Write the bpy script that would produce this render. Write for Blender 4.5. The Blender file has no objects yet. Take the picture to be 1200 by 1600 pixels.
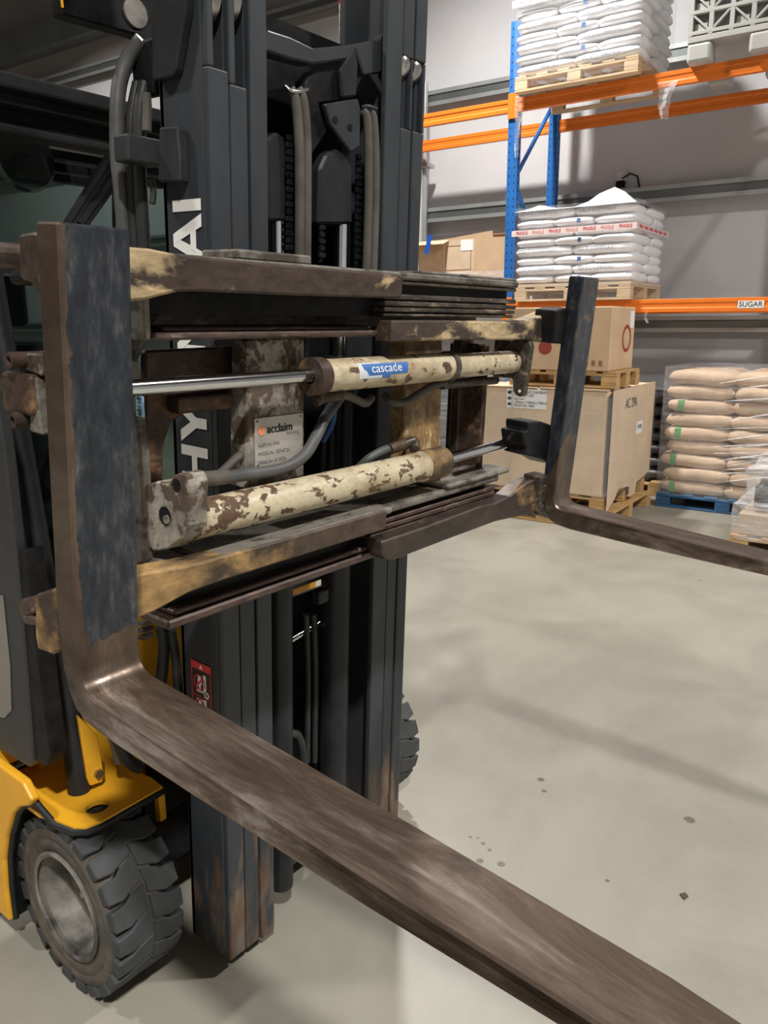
import bpy, bmesh, math, random
from mathutils import Matrix, Vector
random.seed(7)
scene = bpy.context.scene
COL = scene.collection
# ------------------------------------------------------------------ camera
F_PX, PITCH, ROLL, YAW = 1234.65, 0.231398, 0.004035, 0.898059
TM, TF = 0.04072, 0.09102           # forward lean of the mast and of the forks
CAMPOS = Vector((0, 0, 1.7))
_fw = Vector((math.sin(YAW)*math.cos(PITCH), math.cos(YAW)*math.cos(PITCH), -math.sin(PITCH)))
_rt = Vector((math.cos(YAW), -math.sin(YAW), 0)); _dn = _fw.cross(_rt)
_r2 = math.cos(ROLL)*_rt + math.sin(ROLL)*_dn; _d2 = -math.sin(ROLL)*_rt + math.cos(ROLL)*_dn
cam = bpy.data.cameras.new('camera'); cam.sensor_fit = 'HORIZONTAL'; cam.sensor_width = 36
cam.lens = 36*F_PX/1200; cam.clip_start = .02; cam.clip_end = 200
camo = bpy.data.objects.new('camera', cam); COL.objects.link(camo)
cm = Matrix.Identity(4)
for i in range(3):
    cm[i][0] = _r2[i]; cm[i][1] = -_d2[i]; cm[i][2] = -_fw[i]; cm[i][3] = CAMPOS[i]
camo.matrix_world = cm
scene.camera = camo
# ------------------------------------------------------------------ light
w = bpy.data.worlds.new('world'); scene.world = w; w.use_nodes = True
w.node_tree.nodes['Background'].inputs[0].default_value = (.80, .85, .92, 1)
w.node_tree.nodes['Background'].inputs[1].default_value = .05
def lamp(x, y, z, power, size=.45, col=(1, .97, .92)):
    l = bpy.data.lights.new('high_bay_light', 'AREA'); l.energy = power; l.shape = 'DISK'; l.size = size; l.color = col; l.spread = math.radians(146)
    o = bpy.data.objects.new('high_bay_light', l); COL.objects.link(o); o.location = (x, y, z)
LAMPS = [(-2.0, -2.7, 7.0, 900), (-2.0, 5.0, 7.0, 330), (5.2, -3.1, 7.0, 640), (6.0, 4.5, 7.0, 560), (6.0, 12.0, 7.0, 220)]
for a in LAMPS: lamp(*a)
vs = scene.view_settings
vs.view_transform = 'Standard'; vs.look = 'None'; vs.gamma = 1.0; vs.use_curve_mapping = False; vs.exposure = -0.5
# ------------------------------------------------------------------ frames and helpers
I4 = Matrix.Identity(4)
MM = Matrix.Translation((0, 1.4334, 0)) @ Matrix.Rotation(TM, 4, 'X')    # mast: x, y=-forward, z=up the mast
FM = Matrix.Translation((0, 1.1352, 0)) @ Matrix.Rotation(TF, 4, 'X')    # forks
D0 = 6.8134
RM = Matrix.Rotation(math.atan2(-.9972, .0749), 4, 'Z') @ Matrix.Translation((0, D0, 0))  # aisle: x along the rack, y into it
def ray(px, py):
    return _r2*((px-600)/F_PX) + _d2*((py-800)/F_PX) + _fw
def at(frame, axis, val, px, py):
    inv = frame.inverted(); o = inv @ CAMPOS; d = inv.to_3x3() @ ray(px, py)
    return o + d*((val-o[axis])/d[axis])
def pm(px, py, v): return at(MM, 1, -v, px, py)      # point of the plane v in front of the mast face
def pf(px, py, v): return at(FM, 1, -v, px, py)
def pr(px, py, off): return at(RM, 1, off, px, py)
def poly_m(v, pts): return [(pm(x, y, v).x, pm(x, y, v).z) for x, y in pts]
def poly_f(v, pts): return [(pf(x, y, v).x, pf(x, y, v).z) for x, y in pts]

class MB:
    def __init__(s): s.v = []; s.f = []
    def box(s, x0, x1, y0, y1, z0, z1):
        b = len(s.v)
        s.v += [(x, y, z) for z in (z0, z1) for y in (y0, y1) for x in (x0, x1)]
        s.f += [tuple(b+i for i in q) for q in ((0, 2, 3, 1), (4, 5, 7, 6), (0, 1, 5, 4), (2, 6, 7, 3), (0, 4, 6, 2), (1, 3, 7, 5))]
        return s
    def prism(s, pts, a0, a1, axis='y'):
        """polygon pts extruded along axis: y -> pts are (x,z); x -> (y,z); z -> (x,y)"""
        b = len(s.v); n = len(pts)
        for a in (a0, a1):
            for p, q in pts:
                s.v.append({'y': (p, a, q), 'x': (a, p, q), 'z': (p, q, a)}[axis])
        s.f.append(tuple(b+i for i in range(n))[::-1]); s.f.append(tuple(b+n+i for i in range(n)))
        for i in range(n):
            j = (i+1) % n; s.f.append((b+i, b+j, b+n+j, b+n+i))
        return s
    def tube(s, path, r, n=10, caps=True):
        P = [Vector(p) for p in path]; b = len(s.v); m = len(P)
        rs = r if isinstance(r, (list, tuple)) else [r]*m
        up = None
        for i, p in enumerate(P):
            t = (P[min(i+1, m-1)]-P[max(i-1, 0)]).normalized()
            if up is None:
                up = Vector((0, 0, 1)) if abs(t.z) < .9 else Vector((1, 0, 0))
            u = (up - t*up.dot(t)).normalized(); w_ = t.cross(u); up = u
            for k in range(n):
                a = 2*math.pi*k/n
                s.v.append(tuple(p + u*(rs[i]*math.cos(a)) + w_*(rs[i]*math.sin(a))))
        for i in range(m-1):
            for k in range(n):
                k2 = (k+1) % n
                s.f.append((b+i*n+k, b+i*n+k2, b+(i+1)*n+k2, b+(i+1)*n+k))
        if caps:
            s.f.append(tuple(b+k for k in range(n))[::-1]); s.f.append(tuple(b+(m-1)*n+k for k in range(n)))
        return s
    def lathe(s, prof, c, axis='x', n=32, closed=False):
        """prof: (a, r) along axis"""
        b = len(s.v); c = Vector(c)
        for a, r in prof:
            for k in range(n):
                t = 2*math.pi*k/n; p, q = r*math.cos(t), r*math.sin(t)
                s.v.append(tuple(c + Vector({'x': (a, p, q), 'y': (p, a, q), 'z': (p, q, a)}[axis])))
        m = len(prof)
        for i in range(m if closed else m-1):
            i2 = (i+1) % m
            for k in range(n):
                k2 = (k+1) % n
                s.f.append((b+i*n+k, b+i*n+k2, b+i2*n+k2, b+i2*n+k))
        return s
    def mesh(s, name, bevel=0, smooth=False, seg=1, center=True, ang=30):
        me = bpy.data.meshes.new(name); me.from_pydata(s.v, [], s.f); me.validate()
        bm = bmesh.new(); bm.from_mesh(me)
        bmesh.ops.recalc_face_normals(bm, faces=bm.faces)
        if bevel:
            es = [e for e in bm.edges if len(e.link_faces) == 2 and e.calc_face_angle(0) > math.radians(ang)]
            bmesh.ops.bevel(bm, geom=es, offset=bevel, segments=seg, profile=.5, affect='EDGES', clamp_overlap=True)
        c = Vector((0, 0, 0))
        if center and bm.verts:
            xs = [v.co for v in bm.verts]
            c = Vector([(min(p[i] for p in xs)+max(p[i] for p in xs))/2 for i in range(3)])
            for v in bm.verts: v.co -= c
        bm.to_mesh(me); bm.free()
        if smooth:
            for p in me.polygons: p.use_smooth = True
            try: me.set_sharp_from_angle(angle=math.radians(38))
            except Exception: pass
        return me, c
WORLD = {}
def place(o, mat4, parent=None):
    COL.objects.link(o); WORLD[o.name] = mat4.copy()
    if parent is not None:
        o.parent = parent; o.matrix_parent_inverse = WORLD[parent.name].inverted()
    o.matrix_basis = mat4
    return o
def obj(name, mb, mat, parent=None, frame=I4, bevel=0, smooth=False, seg=1, ang=30, kind=None):
    me, c = mb.mesh(name, bevel, smooth, seg, True, ang)
    me.materials.append(mat)
    o = bpy.data.objects.new(name, me)
    if kind: o['kind'] = kind
    return place(o, frame @ Matrix.Translation(c), parent)
def inst(name, me, parent, mat4, kind=None):
    o = bpy.data.objects.new(name, me)
    return place(o, mat4, parent)
def thing(name, label, cat, mat4=I4, group=None):
    o = bpy.data.objects.new(name, None); o.empty_display_size = .1
    return place(tag(o, label, cat, group), mat4)
def tag(o, label, cat, group=None):
    o['label'] = label; o['category'] = cat
    if group: o['group'] = group
    return o
def text_mesh(txt, size, name='lettering', mat=None, ext=.0006, align='CENTER', sx=1):
    cu = bpy.data.curves.new(name, 'FONT'); cu.body = txt; cu.size = size; cu.align_x = align; cu.align_y = 'CENTER'; cu.extrude = ext
    o = bpy.data.objects.new(name, cu); COL.objects.link(o)
    bpy.context.view_layer.update()
    me = bpy.data.meshes.new_from_object(o)
    bpy.data.objects.remove(o); me.materials.clear(); me.materials.append(mat)
    if sx != 1:
        for v in me.vertices: v.co.x *= sx
    return me
def text(txt, size, mat, parent, mat4, name='lettering', align='CENTER', sx=1, bold=0):
    me = text_mesh(txt, size, name, mat, .0006, align, sx)
    o = bpy.data.objects.new(name, me)
    return place(o, mat4, parent)
def basis(o, ex, ey):
    """matrix with text x axis ex, text up axis ey"""
    ex = Vector(ex).normalized(); ey = Vector(ey).normalized(); ez = ex.cross(ey)
    m = Matrix.Identity(4)
    for i in range(3): m[i][0] = ex[i]; m[i][1] = ey[i]; m[i][2] = ez[i]; m[i][3] = o[i]
    return m
# ------------------------------------------------------------------ materials
def new_mat(name):
    m = bpy.data.materials.new(name); m.use_nodes = True
    nt = m.node_tree; return m, nt, nt.nodes['Principled BSDF']
def noise(nt, scale, detail=4, rough=.6, vec=None, dist=0):
    n = nt.nodes.new('ShaderNodeTexNoise'); n.inputs['Scale'].default_value = scale
    n.inputs['Detail'].default_value = detail; n.inputs['Roughness'].default_value = rough; n.inputs['Distortion'].default_value = dist
    if vec is not None: nt.links.new(vec, n.inputs['Vector'])
    return n.outputs['Fac']
def coords(nt, scale=(1, 1, 1), kind='Object'):
    t = nt.nodes.new('ShaderNodeTexCoord'); mp = nt.nodes.new('ShaderNodeMapping'); mp.inputs['Scale'].default_value = scale
    nt.links.new(t.outputs[kind], mp.inputs['Vector'])
    oi = nt.nodes.new('ShaderNodeObjectInfo'); ml = nt.nodes.new('ShaderNodeMath'); ml.operation = 'MULTIPLY'; ml.inputs[1].default_value = 37.0
    nt.links.new(oi.outputs['Random'], ml.inputs[0])
    ad = nt.nodes.new('ShaderNodeVectorMath'); ad.operation = 'ADD'
    nt.links.new(mp.outputs[0], ad.inputs[0]); nt.links.new(ml.outputs[0], ad.inputs[1])
    return ad.outputs[0]
def ramp(nt, fac, stops, interp='LINEAR'):
    r = nt.nodes.new('ShaderNodeValToRGB'); r.color_ramp.interpolation = interp
    el = r.color_ramp.elements
    while len(el) < len(stops): el.new(.5)
    for e, (p, c) in zip(el, stops):
        e.position = p; e.color = (c if isinstance(c, tuple) else (c, c, c)) + (1,) if not (isinstance(c, tuple) and len(c) == 4) else c
    nt.links.new(fac, r.inputs[0]); return r.outputs[0]
def mix(nt, fac, a, b):
    m = nt.nodes.new('ShaderNodeMix'); m.data_type = 'RGBA'
    if hasattr(fac, 'is_linked'): nt.links.new(fac, m.inputs[0])
    else: m.inputs[0].default_value = fac
    for k, v in ((6, a), (7, b)):
        if hasattr(v, 'is_linked'): nt.links.new(v, m.inputs[k])
        else: m.inputs[k].default_value = v+(1,)
    return m.outputs[2]
def bump(nt, b, h, strength=.3, dist=.003):
    n = nt.nodes.new('ShaderNodeBump'); n.inputs['Strength'].default_value = strength; n.inputs['Distance'].default_value = dist
    nt.links.new(h, n.inputs['Height']); nt.links.new(n.outputs[0], b.inputs['Normal'])
def simple(name, col, rough=.5, metal=0, var=.12, scale=12, bmp=.15, bdist=.002):
    m, nt, b = new_mat(name); v = coords(nt); n = noise(nt, scale, 5, .6, v)
    c1 = tuple(max(0, x*(1-var)) for x in col); c2 = tuple(min(1, x*(1+var)) for x in col)
    nt.links.new(ramp(nt, n, [(.3, c1), (.7, c2)]), b.inputs['Base Color'])
    b.inputs['Roughness'].default_value = rough; b.inputs['Metallic'].default_value = metal
    if bmp: bump(nt, b, n, bmp, bdist)
    return m
def chipped(name, paint, under, thr=.55, scale=9, soft=.03, rough=(.45, .8), metal=(0, 0), var=.2, stretch=(1, 1, 1), dirt=None, dirt_thr=.6, dirt_scale=3, bmp=.4, grad=None):
    """paint chipped or worn off to what lies under it, with dirt on top"""
    m, nt, b = new_mat(name); v = coords(nt, stretch)
    n1 = noise(nt, scale, 8, .62, v, .3); n2 = noise(nt, scale*3.3, 6, .6, v)
    pc = ramp(nt, n2, [(.3, tuple(x*(1-var) for x in paint)), (.7, tuple(min(1, x*(1+var)) for x in paint))])
    uc = ramp(nt, n2, [(.3, tuple(x*.6 for x in under)), (.7, tuple(min(1, x*1.4) for x in under))])
    src = n1
    if grad:        # wear that grows towards one end of the piece
        ax, ga, gb, amt = grad
        tc = nt.nodes.new('ShaderNodeTexCoord'); sp_ = nt.nodes.new('ShaderNodeSeparateXYZ'); nt.links.new(tc.outputs['Object'], sp_.inputs[0])
        mr = nt.nodes.new('ShaderNodeMapRange'); mr.inputs['From Min'].default_value = ga; mr.inputs['From Max'].default_value = gb; nt.links.new(sp_.outputs[ax], mr.inputs['Value'])
        ma = nt.nodes.new('ShaderNodeMath'); ma.operation = 'MULTIPLY_ADD'; ma.inputs[1].default_value = amt; nt.links.new(mr.outputs[0], ma.inputs[0]); nt.links.new(n1, ma.inputs[2]); src = ma.outputs[0]
    fac = ramp(nt, src, [(thr-soft, 0.0), (thr+soft, 1.0)])
    c = mix(nt, fac, pc, uc)
    if dirt:
        n3 = noise(nt, dirt_scale, 6, .65, v); c = mix(nt, ramp(nt, n3, [(dirt_thr-.12, 0.0), (dirt_thr+.12, .9)]), c, dirt)
    nt.links.new(c, b.inputs['Base Color'])
    nt.links.new(ramp(nt, fac, [(0, rough[0]), (1, rough[1])]), b.inputs['Roughness'])
    nt.links.new(ramp(nt, fac, [(0, float(metal[0])), (1, float(metal[1]))]), b.inputs['Metallic'])
    bump(nt, b, n1, bmp, .003)
    return m
def flat(name, col, rough=.5, metal=0, emit=0):
    return simple(name, col, rough, metal, .04, 30, 0)
M = {}
M['mast'] = chipped('mast_paint', (.028, .031, .035), (.075, .055, .042), .74, 6, .05, (.42, .6), (.0, .2), .25, (1, 1, .35), (.055, .052, .048), .66, 2.5, .12)
def mast_mat():
    m, nt, b = new_mat('mast_rail_paint')
    v = coords(nt, (1, 1, .35)); n1 = noise(nt, 6, 7, .62, v, .3); n2 = noise(nt, 14, 6, .6, v); n3 = noise(nt, 9, 7, .6, coords(nt, (2, 2, .5)), .5)
    tc = nt.nodes.new('ShaderNodeTexCoord'); sep = nt.nodes.new('ShaderNodeSeparateXYZ'); nt.links.new(tc.outputs['Object'], sep.inputs[0])
    c = ramp(nt, n2, [(.3, (.026, .030, .036)), (.7, (.043, .048, .056))])
    c = mix(nt, ramp(nt, n1, [(.56, 0.0), (.72, .6)]), c, (.060, .056, .052))
    mr = nt.nodes.new('ShaderNodeMapRange'); mr.inputs['From Min'].default_value = -.72; mr.inputs['From Max'].default_value = -1.12; nt.links.new(sep.outputs['Z'], mr.inputs['Value'])
    ad = nt.nodes.new('ShaderNodeMath'); ad.operation = 'MULTIPLY_ADD'; ad.inputs[1].default_value = .34; nt.links.new(mr.outputs[0], ad.inputs[0]); nt.links.new(n3, ad.inputs[2])
    rust = ramp(nt, n2, [(.35, (.07, .048, .036)), (.52, (.15, .088, .052)), (.68, (.20, .175, .145))])
    c = mix(nt, ramp(nt, ad.outputs[0], [(.74, 0.0), (.88, .8)]), c, rust)
    nt.links.new(c, b.inputs['Base Color']); b.inputs['Roughness'].default_value = .46; b.inputs['Metallic'].default_value = .1
    bump(nt, b, n1, .1, .003); return m
M['mast_low'] = chipped('mast_foot', (.032, .033, .034), (.20, .085, .035), .56, 5, .07, (.4, .6), (.1, .3), .25, (1.5, 1.5, .4), (.16, .14, .11), .62, 3, .15)
M['mast_rail'] = mast_mat()
M['black'] = simple('black_grease', (.014, .014, .015), .42, .2, .5, 20, .3)
M['matt_black'] = simple('matt_black', (.016, .017, .018), .8, 0, .3, 8, .05)
M['black_paint'] = simple('black_paint', (.02, .021, .023), .4, .1, .4, 8, .1)
M['shank'] = chipped('fork_shank_paint', (.020, .024, .031), (.105, .070, .048), .60, 7, .05, (.42, .62), (.25, .45), .45, (1, 1, .5), (.05, .047, .044), .62, 5, .25)
M['rust'] = chipped('rusty_steel', (.070, .046, .036), (.21, .115, .055), .60, 20, .07, (.5, .8), (.3, .1), .4, (.6, 1, 1), (.030, .024, .021), .58, 9, .5)
_A = dict(soft=.05, rough=(.48, .7), metal=(.3, 0), var=.4, stretch=(.55, 1, 1.1), dirt=(.028, .022, .019), dirt_thr=.66, dirt_scale=8, bmp=.4)
M['arm'] = chipped('arm_cream_over_rust', (.062, .044, .036), (.44, .33, .185), .64, 15, grad=('X', -.16, -.34, .28), **_A)
M['arm_cream'] = chipped('arm_cream_right', (.062, .044, .036), (.44, .33, .185), .60, 15, grad=('X', -.22, .02, .14), **_A)
M['arm_dark'] = chipped('arm_dark_right', (.050, .037, .030), (.20, .12, .055), .66, 13, grad=('X', .10, .30, .16), **_A)
M['arm_ochre'] = chipped('arm_ochre', (.075, .052, .037), (.32, .20, .08), .62, 11, .08, (.5, .65), (.25, .05), .4, (.6, 1, 1), (.03, .025, .02), .66, 7, .4, ('X', .15, -.35, .26))
M['cream'] = chipped('cream_paint', (.50, .43, .30), (.095, .052, .030), .585, 32, .012, (.36, .7), (0, .1), .14, (.7, 1, 1), (.24, .15, .07), .60, 12, .4)
M['cream_low'] = chipped('cream_paint_low', (.50, .43, .30), (.095, .052, .030), .572, 36, .015, (.36, .7), (0, .1), .14, (.7, 1, 1), (.20, .12, .06), .60, 12, .4, ('X', -.22, -.42, .14))
M['plate'] = chipped('dirty_plate', (.30, .275, .235), (.085, .058, .038), .51, 24, .03, (.5, .7), (.1, .1), .3, (1, 1, 1), (.075, .060, .045), .58, 11, .4)
M['plate_ochre'] = chipped('ochre_plate', (.27, .165, .065), (.50, .39, .22), .60, 30, .04, (.55, .6), (.1, 0), .45, (1, 1, .6), (.07, .045, .028), .58, 12, .4)
M['rail'] = chipped('greasy_rail', (.095, .080, .068), (.30, .235, .165), .62, 34, .06, (.38, .6), (.5, .2), .6, (.3, 1, 1), (.016, .014, .013), .60, 9, .5)
M['rail_rust'] = chipped('rusty_rail', (.085, .055, .047), (.28, .21, .17), .63, 34, .05, (.42, .6), (.3, .3), .45, (.3, 1, 1), (.022, .016, .014), .60, 10, .5)
M['greyplate'] = chipped('dusty_plate', (.165, .150, .128), (.060, .047, .038), .55, 22, .05, (.6, .6), (.1, .2), .3, (.5, 1, 1), (.035, .03, .026), .62, 10, .4)
M['chrome'] = simple('chrome', (.62, .64, .67), .12, 1.0, .06, 40, .02)
M['steel'] = simple('worn_steel', (.45, .44, .42), .3, 1.0, .3, 20, .1)
M['rubber'] = simple('tyre_rubber', (.040, .043, .046), .72, 0, .35, 9, .25)
M['rubber_dirt'] = chipped('tyre_sidewall', (.060, .056, .050), (.115, .088, .065), .52, 7, .12, (.75, .85), (0, 0), .3, (1, 1, 1), None, .6, 3, .2)
M['hose'] = simple('hose_rubber', (.075, .075, .074), .5, 0, .3, 16, .1)
M['hose_dark'] = simple('hose_dark', (.028, .029, .03), .45, 0, .3, 16, .1)
M['hose_grey'] = simple('hose_dusty', (.085, .076, .066), .55, 0, .3, 14, .1)
M['yellow'] = chipped('yellow_paint', (.80, .40, .022), (.06, .045, .035), .77, 5, .04, (.35, .6), (0, 0), .06, (1, 1, 1), (.34, .19, .03), .70, 3, .1)
M['rim'] = chipped('rim_paint', (.24, .225, .20), (.045, .042, .04), .53, 6, .12, (.45, .6), (.3, .2), .3)
M['white_ink'] = flat('white_print', (.80, .79, .76), .5)
M['red_ink'] = flat('red_print', (.62, .05, .05), .5)
M['blue_ink'] = flat('blue_print', (.03, .13, .38), .45)
M['black_ink'] = flat('black_print', (.025, .025, .03), .6)
M['grey_ink'] = flat('grey_print', (.26, .25, .24), .6)
M['orange_ink'] = flat('orange_print', (.85, .28, .13), .5)
M['pink_ink'] = flat('pale_red_print', (.80, .33, .28), .5)
M['brown_ink'] = flat('brown_print', (.28, .13, .07), .7)
M['nameplate'] = simple('nameplate_aluminium', (.46, .43, .39), .42, .35, .12, 25, .05)
M['paper'] = flat('paper', (.82, .83, .85), .7)
M['card'] = simple('cardboard', (.60, .42, .265), .75, 0, .10, 4, .08)
M['card_pale'] = simple('cardboard_pale', (.62, .475, .335), .72, 0, .10, 4, .08)
M['wood'] = chipped('pallet_wood', (.56, .36, .16), (.44, .26, .10), .52, 5, .2, (.7, .75), (0, 0), .15, (.3, 3, 3), None, .6, 3, .15)
M['wood_pale'] = chipped('pallet_wood_pale', (.66, .49, .31), (.55, .39, .23), .52, 5, .2, (.7, .75), (0, 0), .12, (.3, 3, 3), None, .6, 3, .15)
M['wood_blue'] = chipped('pallet_wood_blue', (.018, .10, .24), (.03, .07, .13), .58, 6, .1, (.6, .7), (0, 0), .2, (.3, 3, 3), None, .6, 3, .15)
M['sack_white'] = simple('white_sack_plastic', (.90, .90, .93), .36, 0, .04, 10, .25, .006)
M['sack_brown'] = simple('brown_sack_paper', (.60, .435, .30), .62, 0, .12, 8, .35, .006)
M['sack_dark'] = simple('dark_sack', (.10, .10, .11), .4, 0, .3, 8, .3, .006)
M['green_ink'] = flat('green_band', (.10, .34, .12), .6)
M['orange'] = simple('orange_beam_paint', (.86, .21, .022), .38, 0, .05, 6, .03)
M['blue'] = simple('blue_upright_paint', (.022, .145, .46), .4, 0, .08, 6, .03)
M['dark_hole'] = flat('slot_dark', (.01, .012, .02), .8)
M['galv'] = simple('galvanised_rail', (.20, .22, .22), .42, .7, .12, 3, .05)
M['galv_light'] = simple('galvanised_flange', (.48, .50, .50), .4, .6, .12, 3, .05)
M['grey_plastic'] = simple('grey_crate_plastic', (.50, .50, .48), .5, 0, .06, 6, .03)
M['blue_tape'] = flat('blue_tape', (.015, .10, .48), .35)
M['white_pipe'] = simple('white_pipe', (.70, .70, .68), .4, 0, .06, 5, .03)
M['roof'] = simple('roof_sheet', (.34, .31, .30), .7, 0, .06, 2, .02)
M['beam_grey'] = simple('roof_steel', (.17, .185, .20), .5, .1, .12, 2, .02)
for _k, _v in (('black', .12), ('black_paint', .25), ('matt_black', .15), ('hose_dark', .25), ('rail', .3), ('hose_grey', .3), ('arm', .35), ('rust', .3), ('rail_rust', .35), ('arm_ochre', .35), ('mast', .35), ('mast_rail', .4)):
    M[_k].node_tree.nodes['Principled BSDF'].inputs['Specular IOR Level'].default_value = _v
def glass_mat():
    m, nt, b = new_mat('windscreen_glass')
    b.inputs['Base Color'].default_value = (.20, .27, .25, 1); b.inputs['Roughness'].default_value = .02
    b.inputs['Transmission Weight'].default_value = 1; b.inputs['IOR'].default_value = 1.5
    return m
M['glass'] = glass_mat()
def film_mat(name, alpha=.16, rough=.16):
    m = bpy.data.materials.new(name); m.use_nodes = True; nt = m.node_tree
    nt.nodes.clear(); out = nt.nodes.new('ShaderNodeOutputMaterial'); ms = nt.nodes.new('ShaderNodeMixShader')
    tr = nt.nodes.new('ShaderNodeBsdfTransparent'); pb = nt.nodes.new('ShaderNodeBsdfPrincipled')
    pb.inputs['Base Color'].default_value = (.82, .82, .84, 1); pb.inputs['Roughness'].default_value = rough
    v = coords(nt, (1.5, 1.5, 9)); n = noise(nt, 4, 6, .65, v, .6)
    nt.links.new(ramp(nt, n, [(.35, alpha*.35), (.62, alpha), (.75, min(1., alpha*2.8))]), ms.inputs[0])
    nt.links.new(tr.outputs[0], ms.inputs[1]); nt.links.new(pb.outputs[0], ms.inputs[2])
    bp = nt.nodes.new('ShaderNodeBump'); bp.inputs['Strength'].default_value = .8; bp.inputs['Distance'].default_value = .02
    nt.links.new(n, bp.inputs['Height']); nt.links.new(bp.outputs[0], pb.inputs['Normal'])
    nt.links.new(ms.outputs[0], out.inputs[0]); return m
M['film'] = film_mat('stretch_film', .10); M['film_thick'] = film_mat('stretch_film_bunched', .5, .25)
def floor_mat():
    m, nt, b = new_mat('concrete_floor')
    v = coords(nt, (1, 1, 1)); vs_ = coords(nt, (.55, 1.7, 1))
    n1 = noise(nt, .55, 5, .55, vs_, .4); n2 = noise(nt, 1.5, 9, .62, v, .5); n3 = noise(nt, 45, 4, .6, v)
    c = ramp(nt, n1, [(.3, (.215, .204, .170)), (.5, (.275, .260, .215)), (.72, (.315, .299, .248))])
    c = mix(nt, ramp(nt, n2, [(.36, .60), (.58, 0.0)]), c, (.185, .174, .146))
    c = mix(nt, ramp(nt, n3, [(.3, .25), (.6, 0.0)]), c, (.28, .26, .22))
    vo = nt.nodes.new('ShaderNodeTexVoronoi'); vo.feature = 'DISTANCE_TO_EDGE'; vo.inputs['Scale'].default_value = 2.3
    nz = nt.nodes.new('ShaderNodeTexNoise'); nz.inputs['Scale'].default_value = 3
    mx = nt.nodes.new('ShaderNodeMix'); mx.data_type = 'VECTOR'; mx.inputs[0].default_value = .3
    nt.links.new(v, mx.inputs[4]); nt.links.new(nz.outputs['Color'], mx.inputs[5]); nt.links.new(mx.outputs[1], vo.inputs['Vector'])
    crack = ramp(nt, vo.outputs['Distance'], [(.0, .06), (.006, 0.0)])
    c = mix(nt, crack, c, (.15, .14, .12))
    # oil drops
    vd = nt.nodes.new('ShaderNodeTexVoronoi'); vd.inputs['Scale'].default_value = 1.6; nt.links.new(v, vd.inputs['Vector'])
    c = mix(nt, ramp(nt, vd.outputs['Distance'], [(.02, .7), (.03, 0.0)]), c, (.10, .09, .07))
    nt.links.new(c, b.inputs['Base Color'])
    nt.links.new(ramp(nt, n2, [(.3, .34), (.7, .5)]), b.inputs['Roughness'])
    bump(nt, b, n3, .06, .002); return m
M['floor'] = floor_mat(); M['stain'] = simple('oil_stain', (.12, .105, .08), .35, 0, .2, 30, 0)
def wall_mat():
    m, nt, b = new_mat('wall_cladding')
    v = coords(nt, (1, 1, 1)); n = noise(nt, 1.2, 4, .5, v)
    nt.links.new(ramp(nt, n, [(.3, (.60, .60, .62)), (.7, (.68, .68, .70))]), b.inputs['Base Color']); b.inputs['Roughness'].default_value = .55
    return m
M['wall'] = wall_mat()
# ================================================================== the setting
def struct(name, mb, mat, frame=I4, parent=None, **k):
    o = obj(name, mb, mat, parent, frame, **k)
    if parent is None: o['kind'] = 'structure'
    return o
struct('floor', MB().box(-9, 12, -9, 22, -.2, 0), M['floor'])
WOFF = 2.62
wall = struct('wall_right', MB().box(-19, 12, WOFF, WOFF+.2, 0, 8.2), M['wall'], RM)
for z in (.42, 1.72, 3.10, 4.48, 5.9):        # horizontal sheeting rails
    struct('sheeting_rail', MB().box(-19, 12, WOFF-.14, WOFF-.004, z-.055, z+.055), M['galv'], RM, wall)
    struct('rail_flange', MB().box(-19, 12, WOFF-.155, WOFF-.141, z+.03, z+.075), M['galv_light'], RM, wall)
    struct('rail_flange', MB().box(-19, 12, WOFF-.155, WOFF-.141, z-.10, z-.055), M['galv_light'], RM, wall)
struct('upper_cladding', MB().box(-19, 12, WOFF-.02, WOFF-.001, 5.75, 8.19), M['roof'], RM, wall)
struct('eaves_beam', MB().box(-19, 12, WOFF-.35, WOFF-.021, 6.35, 6.75), M['beam_grey'], RM, wall)
struct('wall_back', MB().box(-9, 12, 17, 17.2, 0, 8.2), M['roof'])
struct('wall_left', MB().box(-9.2, -9, -9, 17, 0, 8.2), M['wall'])
struct('wall_front', MB().box(-9, 12, -9.2, -9, 0, 8.2), M['wall'])
ceil = struct('ceiling', MB().box(-9.2, 12, -9.2, 17.2, 8.2, 8.35), M['roof'])
for y in (1.5, 6.5, 11.5):
    struct('roof_beam', MB().box(-9, 11, y-.1, y+.1, 7.45, 8.19), M['beam_grey'], I4, ceil)
for x in (2.5, 5.0, 7.5):
    struct('purlin', MB().box(x-.05, x+.05, -9, 17, 8.0, 8.18), M['beam_grey'], I4, ceil)
struct('roof_brace', MB().tube([(4.5, 6.3, 7.6), (9.0, 11.2, 6.2)], .07, 8), M['beam_grey'], I4, ceil)
# ================================================================== pallet racking
RF, RB = 1.05, 2.15
rack = thing('pallet_rack', 'blue and orange steel pallet racking against the grey wall', 'rack', RM @ Matrix.Translation((-3.76, RF, 0)))
PX0, PX1 = -3.82, -3.71
def upright(x0, x1, y0, y1, top):
    s = 1 if y0 < 1.6 else -1
    yf, yb = (y0, y1)
    mb = MB().box(x0, x1, yf, yf+.012, 0, top).box(x0, x0+.012, yf+.012, yb, 0, top).box(x1-.012, x1, yf+.012, yb, 0, top)
    u = obj('upright', mb, M['blue'], rack, RM, bevel=.003)
    sl = MB(); z = .1
    while z < top-.05:
        for xx in (x0+.018, x1-.034):
            sl.box(xx+.002, xx+.012, yf-.0012, yf+.004, z, z+.018)
        sl.box(x1-.004, x1+.0015, yf+.03, yf+.045, z, z+.03)
        z += .075
    obj('slot_row', sl, M['dark_hole'], u, RM, kind='stuff')
    obj('foot_plate', MB().box(x0-.03, x1+.03, yf-.02, yb+.02, 0, .008), M['blue'], u, RM)
BAY = 2.75
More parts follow.
